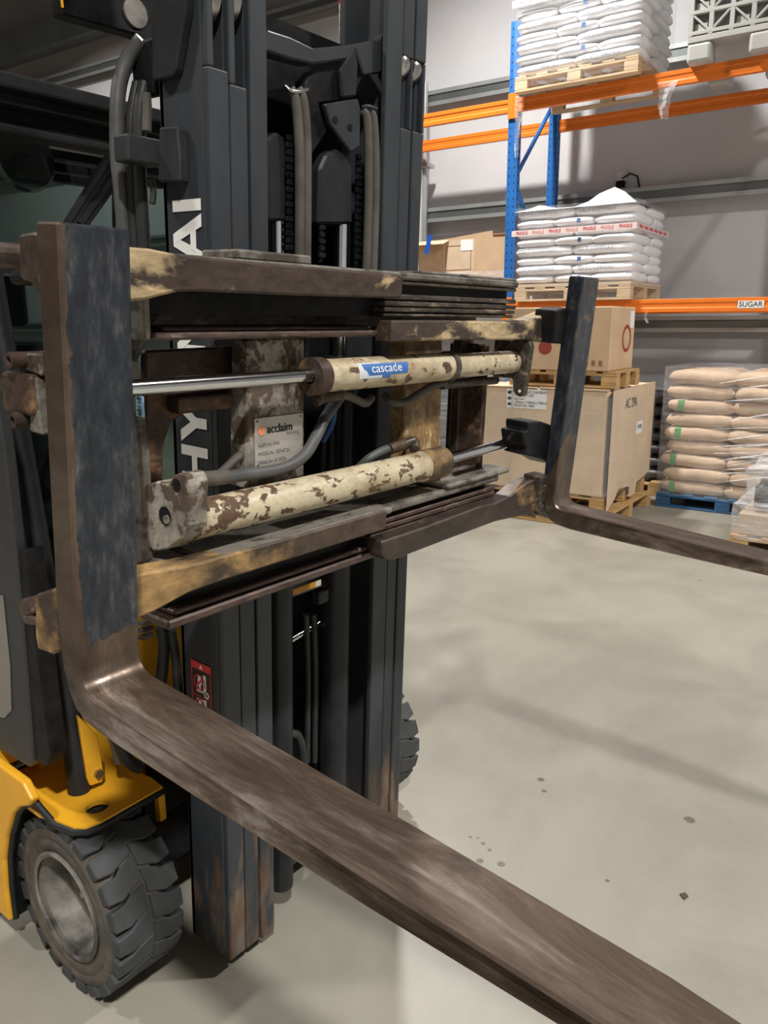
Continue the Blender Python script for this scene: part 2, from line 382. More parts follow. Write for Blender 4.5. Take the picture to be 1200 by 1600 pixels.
for k, top in ((-1, 4.6), (0, 4.6), (1, 4.6)):
    dx = k*(BAY+.11)
    upright(PX0+dx, PX1+dx, RF, RF+.08, top)
    upright(PX0+dx, PX1+dx, RB-.08, RB, top)
    xm = (PX0+PX1)/2+dx
    zs = [.3, 1.25, 2.2, 3.15, 4.1, 4.45]
    for i in range(len(zs)-1):
        a, b = ((RF+.06, RB-.06) if i % 2 else (RB-.06, RF+.06))
        obj('brace', MB().tube([(xm, a, zs[i]), (xm, b, zs[i+1])], .022, 6), M['blue'], rack, RM)
    obj('brace', MB().tube([(xm, RF+.06, 4.45), (xm, RB-.06, 4.45)], .022, 6), M['blue'], rack, RM)
def beam(x0, x1, y, z0, z1, back=False):
    s = -1 if not back else 1
    h = z1-z0
    pr_ = [(y, z0), (y, z0+h*.3), (y+.006, z0+h*.36), (y+.006, z0+h*.64), (y, z0+h*.7), (y, z1), (y+.05, z1), (y+.05, z0)]
    b = obj('beam', MB().prism(pr_, x0, x1, 'x'), M['orange'], rack, RM, bevel=.003)
    for xa in (x0, x1):
        d = -.055 if xa == x0 else .0
        obj('beam_connector', MB().box(xa+d, xa+d+.055, y-.006, y+.004, z0-.06, z1+.05).box(xa+d+(.0 if d else .0), xa+d+.055, y+.0, y+.0045, z0-.06, z1+.05), M['orange'], b, RM, bevel=.002)
    return b
LV1, LV2 = (1.815, 1.935), (3.775, 3.90)
shelf_beam = None
for k in (-1, 0):
    xa, xb = PX1+k*(BAY+.11), PX0+(k+1)*(BAY+.11)
    for z0, z1 in (LV1, LV2):
        bb = beam(xa, xb, RF-.012, z0, z1)
        if k == 0 and z0 < 2: shelf_beam = bb
        beam(xa, xb, RB-.05, z0, z1, True)
p0, p1 = pr(1153, 470, RF-.02), pr(1193, 481, RF-.02)
obj('paper_label', MB().box(p0.x, p1.x, RF-.0145, RF-.0125, p1.z, p0.z), M['paper'], shelf_beam, RM)
text('SUGAR', .062, M['black_ink'], shelf_beam, RM @ basis(((p0.x+p1.x)/2, RF-.0155, (p0.z+p1.z)/2), (1, 0, 0), (0, 0, 1)), sx=1.0)
# ------------------------------------------------------------------ pallets
_pm = {}
def bmesh_box(name, sx, sy, sz, mat, bev=.003):
    k = (name, round(sx, 4), round(sy, 4), round(sz, 4), mat.name)
    if k not in _pm:
        me, c = MB().box(-sx/2, sx/2, -sy/2, sy/2, -sz/2, sz/2).mesh(name, bev); me.materials.append(mat); _pm[k] = me
    return _pm[k]
def pallet(name, label, x0, y0, z0, wd, dp, mat, along='x', frame=RM, rot=0, nb=6):
    """x0,y0: front left corner; deck boards run along x"""
    base = frame @ Matrix.Translation((x0+wd/2, y0+dp/2, z0)) @ Matrix.Rotation(rot, 4, 'Z')
    t = thing(name, label, 'pallet', base, 'pallets')
    W, D = (wd, dp)
    def pc(n, sx, sy, sz, x, y, z): inst(n, bmesh_box(n, sx, sy, sz, mat), t, base @ Matrix.Translation((x, y, z)))
    bw = .10
    for i in range(3):
        yy = (-D/2+bw/2, 0, D/2-bw/2)[i]
        pc('bottom_board', W, bw, .02, 0, yy, .011)
        pc('stringer_board', W, bw, .02, 0, yy, .111)
        for j in range(3):
            pc('block', .13, bw, .078, (-W/2+.065, 0, W/2-.065)[j], yy, .0605)
    for i in range(nb):
        xx = -W/2+.06+(W-.12)*i/(nb-1)
        pc('deck_board', .115, D, .019, xx, 0, .1310)
    return t
ZP = .141
def sack_mesh(name, lx, ly, lz, mat, seed=0, pinch=.5, wob=.012, px_=None):
    bm = bmesh.new(); bmesh.ops.create_cube(bm, size=2)
    bmesh.ops.subdivide_edges(bm, edges=bm.edges[:], cuts=5, use_grid_fill=True)
    rnd = random.Random(seed); ph = [rnd.uniform(0, 6.28) for _ in range(6)]
    for v in bm.verts:
        x, y, z = v.co
        th = (1-(pinch if px_ is None else px_)*abs(x)**6)*(1-pinch*.85*abs(y)**6)
        rx = 1-.05*abs(y)**4-.07*abs(z)**2*(abs(x) > .98); ry = 1-.06*abs(x)**4-.10*abs(z)**2*(abs(y) > .98)
        o = wob*(math.sin(5*x+ph[0])*math.cos(4*y+ph[1]))
        v.co = Vector((x*rx*lx/2, y*ry*ly/2, z*th*lz/2 + o))
    me = bpy.data.meshes.new(name); bm.to_mesh(me); bm.free()
    for p in me.polygons: p.use_smooth = True
    me.materials.append(mat); return me
def shell(name, label, x0, x1, y0, y1, z0, z1, mat, frame=RM, wob=.012, top=True, nz=14, seed=3, tag_it=True, rad=.06, slump=0):
    rnd = random.Random(seed); mb = MB(); ring = []
    n = 16
    corners = [(x0+rad, y0+rad, math.pi), (x1-rad, y0+rad, 1.5*math.pi), (x1-rad, y1-rad, 0), (x0+rad, y1-rad, .5*math.pi)]
    loop = []
    for (cx, cy, a0) in corners:
        for k in range(4):
            a = a0+k/3*math.pi/2; loop.append((cx+rad*math.cos(a), cy+rad*math.sin(a)))
    full = []
    for i in range(len(loop)):
        a, b = loop[i], loop[(i+1) % len(loop)]; full.append(a)
        d = math.hypot(b[0]-a[0], b[1]-a[1])
        m = int(d/.1)
        for k in range(1, m): full.append((a[0]+(b[0]-a[0])*k/m, a[1]+(b[1]-a[1])*k/m))
    n = len(full); cx, cy = (x0+x1)/2, (y0+y1)/2
    for i in range(nz+1):
        z = z0+(z1-z0)*i/nz
        for (x, y) in full:
            s = 1+wob*(rnd.random()-.5)*1.2
            mb.v.append((cx+(x-cx)*s, cy+(y-cy)*s, z+wob*.5*(rnd.random()-.5)))
    for i in range(nz):
        for k in range(n):
            k2 = (k+1) % n; mb.f.append((i*n+k, i*n+k2, (i+1)*n+k2, (i+1)*n+k))
    if top:
        mb.v.append((cx, cy, z1+.02)); c = len(mb.v)-1
        for k in range(n): mb.f.append((nz*n+k, nz*n+(k+1) % n, c))
    o = obj(name, mb, mat, None, frame, smooth=True)
    return tag(o, label, 'stretch wrap') if tag_it else o
ORD = ['bottom', 'second', 'third', 'fourth', 'fifth', 'sixth', 'seventh', 'eighth', 'ninth', 'tenth']
def white_load(x0, y0, z0, layers, lz, where, seed, marks):
    """five sacks to a layer: two lengthwise and three crosswise, turned round every other layer"""
    ml = [sack_mesh('salt_sack', .612, .412, lz*1.16, M['sack_white'], q_, .40, .003, .14) for q_ in range(3)]
    mc = [sack_mesh('salt_sack', .412, .612, lz*1.16, M['sack_white'], q_+9, .40, .003, .14) for q_ in range(3)]
    tmk = text_mesh('SALT COMPANY', .05, 'lettering', flat('faded_print', (.34, .36, .44), .6))
    rnd = random.Random(seed)
    for L in range(layers):
        two_front = L % 2 == marks
        spots = []
        if two_front:
            spots += [((c+.5)*.6, .2, 'l', 'front', ('left', 'right')[c]) for c in range(2)] + [((c+.5)*.4, .7, 'c', 'back', ('left', 'middle', 'right')[c]) for c in range(3)]
        else:
            spots += [((c+.5)*.4, .3, 'c', 'front', ('left', 'middle', 'right')[c]) for c in range(3)] + [((c+.5)*.6, .8, 'l', 'back', ('left', 'right')[c]) for c in range(2)]
        for (x, y, kd, rw, cn) in spots:
            mt = RM @ Matrix.Translation((x0+x+rnd.uniform(-.008, .008), y0+y+rnd.uniform(-.008, .008), z0+lz*(L+.5))) @ Matrix.Rotation(rnd.uniform(-.02, .02), 4, 'Z')
            o = bpy.data.objects.new('salt_sack', (ml if kd == 'l' else mc)[(L+int(x*10)) % 3])
            tag(o, f'white plastic sack, {cn} of {rw} row, {ORD[L]} layer up, {where}', 'sack', 'white sacks '+where)
            place(o, mt)
            yf = -.2 if kd == 'l' else -.3
            if rw == 'front' and kd == 'l':
                t = bpy.data.objects.new('lettering', tmk)
                place(t, mt @ basis((-.05, yf-.0095, .0), (1, 0, 0), (0, 0, 1)), o)
            if rw == 'front' and kd == 'c' and cn == 'middle':
                obj('printed_mark', MB().box(.05, .085, yf-.0095, yf+.01, -.018, .022), M['blue_ink'], o, mt)
WF = .94
pallet('wooden_pallet', 'pale wooden pallet under white sacks on the lower shelf', -3.64, WF, LV1[1], 1.2, 1.0, M['wood_pale'])
white_load(-3.64, WF, LV1[1]+ZP+.03, 8, .089, 'lower shelf', 5, 1)
pallet('wooden_pallet', 'pale wooden pallet under white sacks on the upper shelf', -3.68, WF-.06, LV2[1], 1.2, 1.0, M['wood_pale'])
white_load(-3.68, WF-.06, LV2[1]+ZP+.0, 9, .094, 'upper shelf', 6, 0)
# cardboard tray sheets between pallet and sacks
tag(obj('cardboard_sheet', MB().box(-3.64, -2.44, WF, WF+1.0, LV1[1]+ZP+.001, LV1[1]+ZP+.03), M['card_pale'], None, RM), 'pale card layer sheet under white sacks on lower shelf', 'card sheet')
shell('stretch_wrap', 'clear film wrapped around white sacks on the lower shelf', -3.665, -2.415, WF-.03, WF+1.03, LV1[1]+.02, LV1[1]+ZP+.03+8*.089+.02, M['film'], seed=4, wob=.008)
shell('stretch_wrap', 'clear film wrapped around white sacks on the upper shelf', -3.705, -2.455, WF-.09, WF+.97, LV2[1]+.03, LV2[1]+ZP+9*.094+.02, M['film'], seed=5, wob=.008)
# tented film cap on the lower load
capz = LV1[1]+ZP+.03+8*.089
mb = MB(); nx, ny = 12, 8
for j in range(ny+1):
    for i in range(nx+1):
        u, v = i/nx, j/ny
        h = .03+.15*math.exp(-((u-.74)/.15)**2-((v-.25)/.4)**2)+.05*math.exp(-((u-.15)/.12)**2-((v-.4)/.5)**2)+.012*math.sin(9*u+5*v)
        e = min(u, 1-u, v, 1-v); h *= min(1, e*7)
        mb.v.append((-3.66+1.24*u, WF-.02+1.04*v, capz-.012+h))
for j in range(ny):
    for i in range(nx):
        a = j*(nx+1)+i; mb.f.append((a, a+1, a+nx+2, a+nx+1))
tag(obj('film_cover', mb, simple('white_film', (.80, .80, .83), .3, 0, .04, 6, .3, .006), None, RM, smooth=True), 'peaked white film cover on top of the lower shelf sacks', 'film cover')
# FRAGILE tape
tz = LV1[1]+ZP+.03+5.55*.089
tape = thing('fragile_tape', 'white and red printed tape around white sacks on the lower shelf', 'tape', RM @ Matrix.Translation((-3.04, WF, tz)))
obj('tape_band', MB().box(-3.672, -2.408, WF-.042, WF-.040, tz-.028, tz+.028), flat('tape_pale', (.80, .66, .66), .4), tape, RM)
obj('tape_band', MB().box(-2.408, -2.406, WF-.042, WF+1.04, tz-.028, tz+.028), flat('tape_pale_side', (.80, .66, .66), .4), tape, RM)
for i in range(7):
    xx = -3.56+i*.175
    if i % 2 == 0 or i == 3: pass
    text('FRAGILE', .042, M['red_ink'] if i % 2 == 0 else M['pink_ink'], tape, RM @ basis((xx, WF-.0435, tz), (1, 0, 0), (0, 0, 1)), sx=.8)
for i in range(6):
    text('FRAGILE', .042, M['red_ink'], tape, RM @ basis((-2.4045, WF+.1+i*.16, tz), (0, 1, 0), (0, 0, 1)), sx=.8)
tz2 = LV2[1]+ZP+6.6*.094
tape2 = thing('fragile_tape', 'pale red printed tape around white sacks on the upper shelf', 'tape', RM @ Matrix.Translation((-3.08, WF-.06, tz2)))
obj('tape_band', MB().box(-3.712, -2.448, WF-.102, WF-.100, tz2-.03, tz2+.03), M['paper'], tape2, RM)
for i in range(6):
    text('FRAGILE', .045, M['red_ink'], tape2, RM @ basis((-3.58+i*.2, WF-.1035, tz2), (1, 0, 0), (0, 0, 1)), sx=.85)
# torn film hanging from the beams
def rag(label, px, py0, py1, off, wd, seed):
    a, b = pr(px, py0, off), pr(px, py1, off); rnd = random.Random(seed); mb = MB(); n = 10
    for i in range(n+1):
        t = i/n; wv = wd*(1-.6*t)*(.8+.4*rnd.random()); z = a.z+(b.z-a.z)*t; xo = .02*math.sin(4*t+seed)
        for k in range(5):
            u = k/4-.5
            mb.v.append((a.x+xo+wv*u, off+.03*math.sin(6*u+3*t+seed)+.012*rnd.random(), z))
    for i in range(n):
        for k in range(4):
            q = i*5+k; mb.f.append((q, q+1, q+6, q+5))
    tag(obj('film_scrap', mb, M['film_thick'], None, RM, smooth=True), label, 'film scrap')
rag('torn clear film scrap hanging beside the blue upright', 811, 150, 245, RF-.06, .10, 1)
rag('torn clear film scrap hanging under the orange upper beam', 1042, 128, 185, RF-.05, .16, 2)
rag('small white film scrap dangling below the beam with paper label', 1011, 486, 505, RF-.03, .03, 3)
# ------------------------------------------------------------------ grey plastic bulk crate, upper shelf
def bulk_crate():
    x0, y0, z0 = -2.08, WF-.02, LV2[1]
    wd, dp, hh = 1.2, 1.0, .78
    t = thing('plastic_bulk_crate', 'light grey plastic bulk crate with ribbed lattice sides on the upper shelf', 'crate', RM @ Matrix.Translation((x0+wd/2, y0+dp/2, z0)))
    g = M['grey_plastic']
    for i in range(3):
        for j in range(2):
            xx = x0+(0, wd/2-.1, wd-.2)[i]; yy = y0+(0, dp-.2)[j]
            obj('foot', MB().prism([(xx, yy), (xx+.2, yy), (xx+.2, yy+.2), (xx, yy+.2)], z0, z0+.155, 'z'), g, t, RM, bevel=.025, seg=2)
    obj('base', MB().box(x0+.0, x0+wd, y0, y0+dp, z0+.155, z0+.205), g, t, RM, bevel=.006)
    zb, zt = z0+.205, z0+hh
    dk = flat('crate_shadow_core', (.16, .165, .17), .7)  # dark colour stands in for the shade inside the lattice
    obj('shade_core', MB().box(x0+.04, x0+wd-.04, y0+.04, y0+dp-.04, zb, zt-.02), dk, t, RM)
    for z in (zb+.01, zb+.17, zb+.33, zt-.05):
        obj('rib', MB().box(x0, x0+wd, y0, y0+.04, z, z+.03), g, t, RM, bevel=.003)
        obj('rib', MB().box(x0, x0+.04, y0+.04, y0+dp, z, z+.03), g, t, RM, bevel=.003)
    for i in range(8):
        xx = x0+i*(wd-.035)/7
        obj('rib', MB().box(xx, xx+.035, y0+.001, y0+.039, zb, zt), g, t, RM)
        if i < 7:
            nx_ = x0+(i+1)*(wd-.035)/7
            for z in (zb+.04, zb+.20, zb+.36):
                a, b = (z, z+.13) if i % 2 else (z+.13, z)
                obj('rib', MB().prism([(xx+.03, a-.01), (nx_, b-.01), (nx_, b+.012), (xx+.03, a+.012)], y0+.004, y0+.036), g, t, RM)
                if i % 2 == 0:
                    obj('panel', MB().box(xx+.05, nx_-.02, y0+.03, y0+.0395, z, z+.06), g, t, RM)
    for i in range(6):
        yy = y0+.04+i*(dp-.08)/5
        obj('rib', MB().box(x0+.001, x0+.039, yy-.015, yy+.015, zb, zt), g, t, RM)
bulk_crate()
# ------------------------------------------------------------------ open brown carton, left bay
def open_carton():
    a, b = pr(664, 365, 1.25), pr(783, 382, 1.25)
    x0, x1, y0, y1, z0 = -4.98, -3.86, 1.22, 1.95, LV1[1]+ZP
    z1 = 2.62
    pallet('wooden_pallet', 'wooden pallet under the open brown carton on the lower shelf', -4.99, 1.12, LV1[1], 1.2, 1.0, M['wood'])
    t = thing('open_carton', 'open brown cardboard box with raised flaps and blue tape on lower shelf', 'box', RM @ Matrix.Translation(((x0+x1)/2, 1.55, z0)))
    c = M['card']
    for mbx in (MB().box(x0, x1, y0, y0+.008, z0, z1), MB().box(x0, x1, y1-.008, y1, z0, z1), MB().box(x0, x0+.008, y0, y1, z0, z1), MB().box(x1-.008, x1, y0, y1, z0, z1)):
        obj('side_panel', mbx, c, t, RM)
    xm = x0+.62
    obj('flap', MB().prism([(y0, z1), (y0+.006, z1+.006), (y0-.12, z1-.04), (y0-.125, z1-.046)], x0-.02, x0+.40, 'x'), c, t, RM)
    obj('flap', MB().prism([(x0+.02, z1-.05), (x0+.82, z1-.02), (x0+.80, z1+.10), (x0+.05, z1+.03)], y0+.25, y0+.258), c, t, RM)
    obj('flap', MB().prism([(y1, z1), (y1-.2, z1+.09), (y1-.2, z1+.098), (y1, z1+.008)], x0+.6, x1-.02, 'x'), c, t, RM)
    obj('label_panel', MB().box(x0+.33, x0+.72, y0-.003, y0-.0005, z0+.05, z1-.005), M['card_pale'], t, RM)
    fr = MB(); xa, xb, za, zb = x0+.36, x0+.68, z0+.22, z1-.06
    for q in ((xa, xb, za, za+.008), (xa, xb, zb-.008, zb), (xa, xa+.008, za, zb), (xb-.008, xb, za, zb), (xa, xa+.14, za-.10, za-.094), (xa, xa+.14, za-.05, za-.044), (xa+.18, xb, za-.10, za-.094), (xa+.18, xb, za-.05, za-.044)):
        fr.box(q[0], q[1], y0-.0045, y0-.0031, q[2], q[3])
    obj('printed_frame', fr, M['brown_ink'], t, RM)
    obj('sticker', MB().box(x0+.55, x0+.70, y0-.006, y0-.0046, z1-.12, z1-.005), M['paper'], t, RM)
    obj('tape_strip', MB().prism([(x0+.20, z1+.05), (x0+.26, z1+.055), (x0+.21, z1-.16), (x0+.185, z1-.13), (x0+.155, z1-.155)], y0-.135, y0-.131), M['blue_tape'], t, RM)
    rn = random.Random(3)
    for i, xx in enumerate((x0+.5, x0+.78)):
        pass
    shell('stretch_wrap', 'clear film bunched around the base of the open brown carton', x0-.02, x1+.02, y0-.03, y1+.03, z0-.05, z0+.20, M['film_thick'], seed=8, wob=.03, top=False, nz=5)
open_carton()
# closed carton behind the upright
tag(obj('brown_carton', MB().box(-3.72, -3.66, 1.98, 2.5, LV1[1], 2.60), M['card'], None, RM, bevel=.004), 'brown carton edge showing behind the blue upright brace', 'box')
# ------------------------------------------------------------------ aisle stack: two pallets, large carton, pallet, printed carton
AX0, AX1, AY0 = -3.32, -2.12, -.40
pallet('wooden_pallet', 'wooden floor pallet at the bottom of the carton stack', AX0+.05, AY0, 0, 1.2, 1.2, M['wood'])
pallet('wooden_pallet', 'second wooden pallet from the floor, right under the large carton', AX0-.02, AY0+.02, ZP+.001, 1.2, 1.2, M['wood'], rot=.01)
def large_carton():
    z0, z1 = 2*ZP+.003, 1.17
    x0, x1, y0, y1 = AX0-.05, AX1-.008, AY0-.01, AY0+1.22
    t = thing('large_carton', 'large pallet-sized pale cardboard carton with shipping label and overhanging skirt', 'box', RM @ Matrix.Translation(((x0+x1)/2, (y0+y1)/2, z0)))
    c = M['card_pale']
    pts = [(x0, y0), (x1-.02, y0), (x1, y0+.03), (x1+.02, (y0+y1)/2), (x1, y1-.02), (x1-.03, y1), (x0, y1)]
    obj('body', MB().prism(pts, z0, z1, 'z'), c, t, RM, bevel=.012, seg=2)
    # skirt panels on the aisle side hang below the deck
    ym = y0+.62
    obj('skirt_panel', MB().prism([(y0+.02, z0-.12), (y0+.20, z0-.05), (y0+.30, z0+.03), (ym-.01, z0-.0), (ym-.01, z1+.01), (y0+.02, z1+.005)], x1+.021, x1+.029, 'x'), c, t, RM)
    obj('skirt_panel', MB().prism([(ym, z0-.10), (ym+.18, z0-.10), (ym+.20, z0-.0), (y1-.02, z0+.05), (y1-.02, z1+.012), (ym, z1+.012)], x1+.018, x1+.026, 'x'), c, t, RM)
    obj('corner_gap', MB().box(x1+.0, x1+.012, y0-.003, y0+.02, z0+.02, z1-.03), M['sack_dark'], t, RM)
    for (a, b, yy, dz) in ((x0, x0+.62, y0, .02), (x0+.62, x1, y0, .03)):
        obj('flap', MB().prism([(yy-.01, z1+.001), (yy+.5, z1+.004), (yy+.5, z1+.009), (yy-.01, z1+.006+dz*.3)], a+.01, b-.01, 'x'), M['card_pale'], t, RM)
    a, b = pr(792, 607, y0-.004), pr(853, 640, y0-.004)
    lb = obj('shipping_label', MB().box(a.x, b.x, y0-.004, y0-.001, b.z, a.z), M['paper'], t, RM)
    cx = (a.x+b.x)/2; L = b.x-a.x
    rows = ['CARTON WEIGHT CONTENTS', 'TO BE KEPT DRY', 'Net Care', '1200mm x 1200mm x 900mm', 'PALLET No.  0036']
    for i in range(5):
        text(rows[i], .030, M['black_ink'], lb, RM @ basis((a.x+.02+(.05 if i > 0 else 0), y0-.0055, a.z-.025-(a.z-b.z-.03)*i/4.6), (1, 0, 0), (0, 0, 1)), align='LEFT', sx=.85)
    for i in range(3):
        obj('barcode', MB().box(a.x+.012, a.x+.045, y0-.0055, y0-.0045, b.z+.02+i*.05, b.z+.045+i*.05), M['black_ink'], lb, RM)
    obj('strap', MB().box(a.x+.05, a.x+.062, y0-.0075, y0-.006, z0, z1), flat('clear_strap', (.50, .44, .36), .3), t, RM)
    text('AC 29A', .12, M['black_ink'], t, RM @ basis((x1+.031, y0+.50, z1-.13), (0, 1, 0), (0, 0, 1)), sx=.8)
    obj('small_label', MB().box(x1+.027, x1+.030, y0+.70, y0+.87, z0+.46, z0+.57), M['paper'], t, RM)
    text('MT02', .055, M['black_ink'], t, RM @ basis((x1+.0315, y0+.785, z0+.52), (0, 1, 0), (0, 0, 1)), sx=.9)
    shell('stretch_wrap', 'clear film wrapped around the large pallet carton', x0-.02, x1+.045, y0-.02, y1+.02, z0-.02, z1-.05, M['film'], seed=11, wob=.008, top=False)
    return z1
zt = large_carton()
pallet('wooden_pallet', 'wooden pallet on the large carton carrying the printed carton', AX0+.28, AY0+.02, zt+.02, .95, .62, M['wood'], nb=6)
def printed_carton():
    z0 = zt+.02+ZP; z1 = 1.845
    x0, x1, y0, y1 = AX0+.25, AX0+1.17, AY0+.0, AY0+.60
    t = thing('printed_carton', 'brown carton with red ring emblem on top of the aisle stack', 'box', RM @ Matrix.Translation(((x0+x1)/2, (y0+y1)/2, z0)))
    obj('body', MB().box(x0, x1, y0, y1, z0, z1), M['card'], t, RM, bevel=.006)
    obj('tape_seam', MB().box(x0, x1, (y0+y1)/2-.03, (y0+y1)/2+.03, z1+.0002, z1+.001), M['card_pale'], t, RM)
    # ring emblem on the side
    cy, cz = y0+.40, (z0+z1)/2+.0
    obj('ring_emblem', MB().lathe([(0, .115), (.0012, .115), (.0012, .085), (0, .085)], (x1+.001, cy, cz), 'x', 28, True), simple('emblem_red', (.30, .05, .035), .7, 0, .05, 10, 0), t, RM)
    obj('emblem_disc', MB().lathe([(0, .0001), (0, .06), (-.0012, .06), (-.0012, .0001)], (x0+.36, y0-.0005, z0+.185), 'y', 24, True), simple('emblem_disc_red', (.30, .05, .035), .7, 0, .05, 10, 0), t, RM)
    obj('sticker', MB().box(x1+.0005, x1+.002, y0+.47, y0+.57, z1-.17, z1-.03), M['paper'], t, RM)
    mk = MB()
    for i in range(5): mk.box(x1-.33+i*.06, x1-.30+i*.06, y0-.0015, y0-.0003, z0+.05, z0+.085).box(x1-.33+i*.06, x1-.295+i*.06, y0-.0015, y0-.0003, z0+.04, z0+.045)
    obj('handling_marks', mk, M['brown_ink'], t, RM)
    text('2 x 5', .05, M['brown_ink'], t, RM @ basis((x0+.12, y0-.001, z0+.07), (1, 0, 0), (0, 0, 1)))
printed_carton()
# ------------------------------------------------------------------ brown paper sacks on blue pallet
BX, BY = -2.02, .80
pallet('blue_pallet', 'blue painted wooden pallet under brown paper sacks', BX, BY, 0, 1.2, 1.0, M['wood_blue'], rot=.0)
ms_l = [sack_mesh('paper_sack', .62, .42, .134, M['sack_brown'], 20+s, .20, .006, .34) for s in range(3)]
ms_s = [sack_mesh('paper_sack', .41, .52, .134, M['sack_brown'], 30+s, .20, .006, .30) for s in range(3)]
rn = random.Random(21)
for L in range(9):
    z = ZP+.055+L*.128
    lean = -.012*(L-4)*0
    row = []
    if L % 2 == 0: row = [(.32, .23, 0, 'l', 'left'), (.80, .26, 0, 's', 'middle'), (1.12, .26, 0, 's', 'right')]
    else: row = [(.30, .23, 0, 'l', 'left'), (.78, .24, 0, 's', 'middle'), (1.10, .26, 0, 's', 'right')]
    for (x, y, rz, kd, nm) in row:
        xo = rn.uniform(-.02, .02) + (.03 if L % 2 else 0); me = (ms_l if kd == 'l' else ms_s)[L % 3]
        mt = RM @ Matrix.Translation((BX+x+xo, BY+y+rn.uniform(-.01, .02), z)) @ Matrix.Rotation(rn.uniform(-.05, .05)-(.04 if kd == 'l' else 0), 4, 'Z') @ Matrix.Rotation(rn.uniform(-.03, .03), 4, 'Y')
        o = bpy.data.objects.new('paper_sack', me)
        tag(o, f'brown paper sack, {nm} of the front column, {ORD[L]} layer up, on blue pallet', 'sack', 'brown sacks on blue pallet'); place(o, mt)
        if kd == 'l' and L % 2 == 0 and L < 8:
            bnd = [( .0, 0)]
            mbd = MB(); n = 14; ring = []
            for k in range(n):
                a = 2*math.pi*k/n; cy_, cz_ = math.copysign(abs(math.cos(a))**.5, math.cos(a))*.2125, math.copysign(abs(math.sin(a))**.4, math.sin(a))*.0665
                mbd.v += [(-.20, cy_, cz_), (-.145, cy_, cz_)]
            for k in range(n):
                k2 = (k+1) % n; mbd.f.append((2*k, 2*k2, 2*k2+1, 2*k+1))
            obj('green_band', mbd, M['green_ink'], o, mt, smooth=True)
    for (x, nm) in ((.3, 'left'), (.9, 'right')):
        mt = RM @ Matrix.Translation((BX+x, BY+.73, z)) @ Matrix.Rotation(rn.uniform(-.03, .03), 4, 'Z')
        o = bpy.data.objects.new('paper_sack', ms_l[(L+1) % 3])
        tag(o, f'brown paper sack, {nm} of the back column, {ORD[L]} layer up, on blue pallet', 'sack', 'brown sacks on blue pallet'); place(o, mt)
shell('stretch_wrap', 'glossy clear film stretched around brown paper sacks', BX-.01, BX+1.32, BY-.035, BY+1.0, ZP-.01, ZP+9*.128+.03, film_mat('sack_film', .20, .08), seed=14, wob=.012)
sw_ = [o for o in bpy.data.objects if o.get('label', '').startswith('glossy clear film stretched around brown')][0]
rn2 = random.Random(5); fm = film_mat('film_fold', .75, .14)
for i in range(16):
    za = ZP+.12+rn2.random()*.95; x_a = BX+.35+rn2.random()*.3; x_b = BX+1.15+rn2.random()*.12; dz = .05+rn2.random()*.12; wd_ = .004+rn2.random()*.009
    mb = MB(); nn = 12
    for k in range(nn+1):
        t = k/nn; x = x_a+(x_b-x_a)*t; z = za+dz*t; yy = BY-.052-.012*math.sin(math.pi*t)*rn2.random()
        h_ = wd_*math.sin(math.pi*(.06+.94*t*.96))
        mb.v += [(x, yy, z-h_), (x, yy-.004, z), (x, yy, z+h_)]
    for k in range(nn): mb.f += [(3*k, 3*k+1, 3*k+4, 3*k+3), (3*k+1, 3*k+2, 3*k+5, 3*k+4)]
    obj('film_fold', mb, fm, sw_, RM, smooth=True)
# dark wrapped sacks further back, between carton and blue pallet
ms_d = sack_mesh('dark_sack', .62, .5, .13, M['sack_dark'], 44, .4, .006)
pallet('wooden_pallet', 'wooden pallet under dark sacks behind the aisle stack', -3.3, 1.25, 0, 1.2, .8, M['wood'])
for L in range(7):
    for c in range(2):
        o = bpy.data.objects.new('dark_sack', ms_d)
        tag(o, f'dark grey plastic sack, {"left" if c == 0 else "right"} column, {ORD[L]} layer up, behind large carton', 'sack', 'dark sacks behind carton')
        place(o, RM @ Matrix.Translation((-3.0+c*.60, 1.60, ZP+.065+L*.128)) @ Matrix.Rotation(rn.uniform(-.04, .04), 4, 'Z'))
# film-wrapped crates behind the mast (seen through the carriage)
def wrapped_crates():
    pallet('wooden_pallet', 'wooden pallet under film wrapped grey crates left of the stack', -4.62, -.30, 0, 1.1, 1.0, M['wood'])
    g = simple('blue_grey_crate', (.16, .18, .22), .45, 0, .1, 6, .1)
    for L in range(4):
        tag(obj('grey_crate', MB().box(-4.60, -3.56, -.28, .66, ZP+L*.26+.002, ZP+(L+1)*.26-.012), g, None, RM, bevel=.02, seg=2), f'blue grey plastic crate, {ORD[L]} of the film wrapped stack', 'crate', 'film wrapped crates')
    shell('stretch_wrap', 'shiny white edged film around blue grey crates', -4.63, -3.53, -.31, .69, ZP-.02, ZP+4*.26+.02, film_mat('crate_film', .35, .12), seed=17, wob=.02)
wrapped_crates()
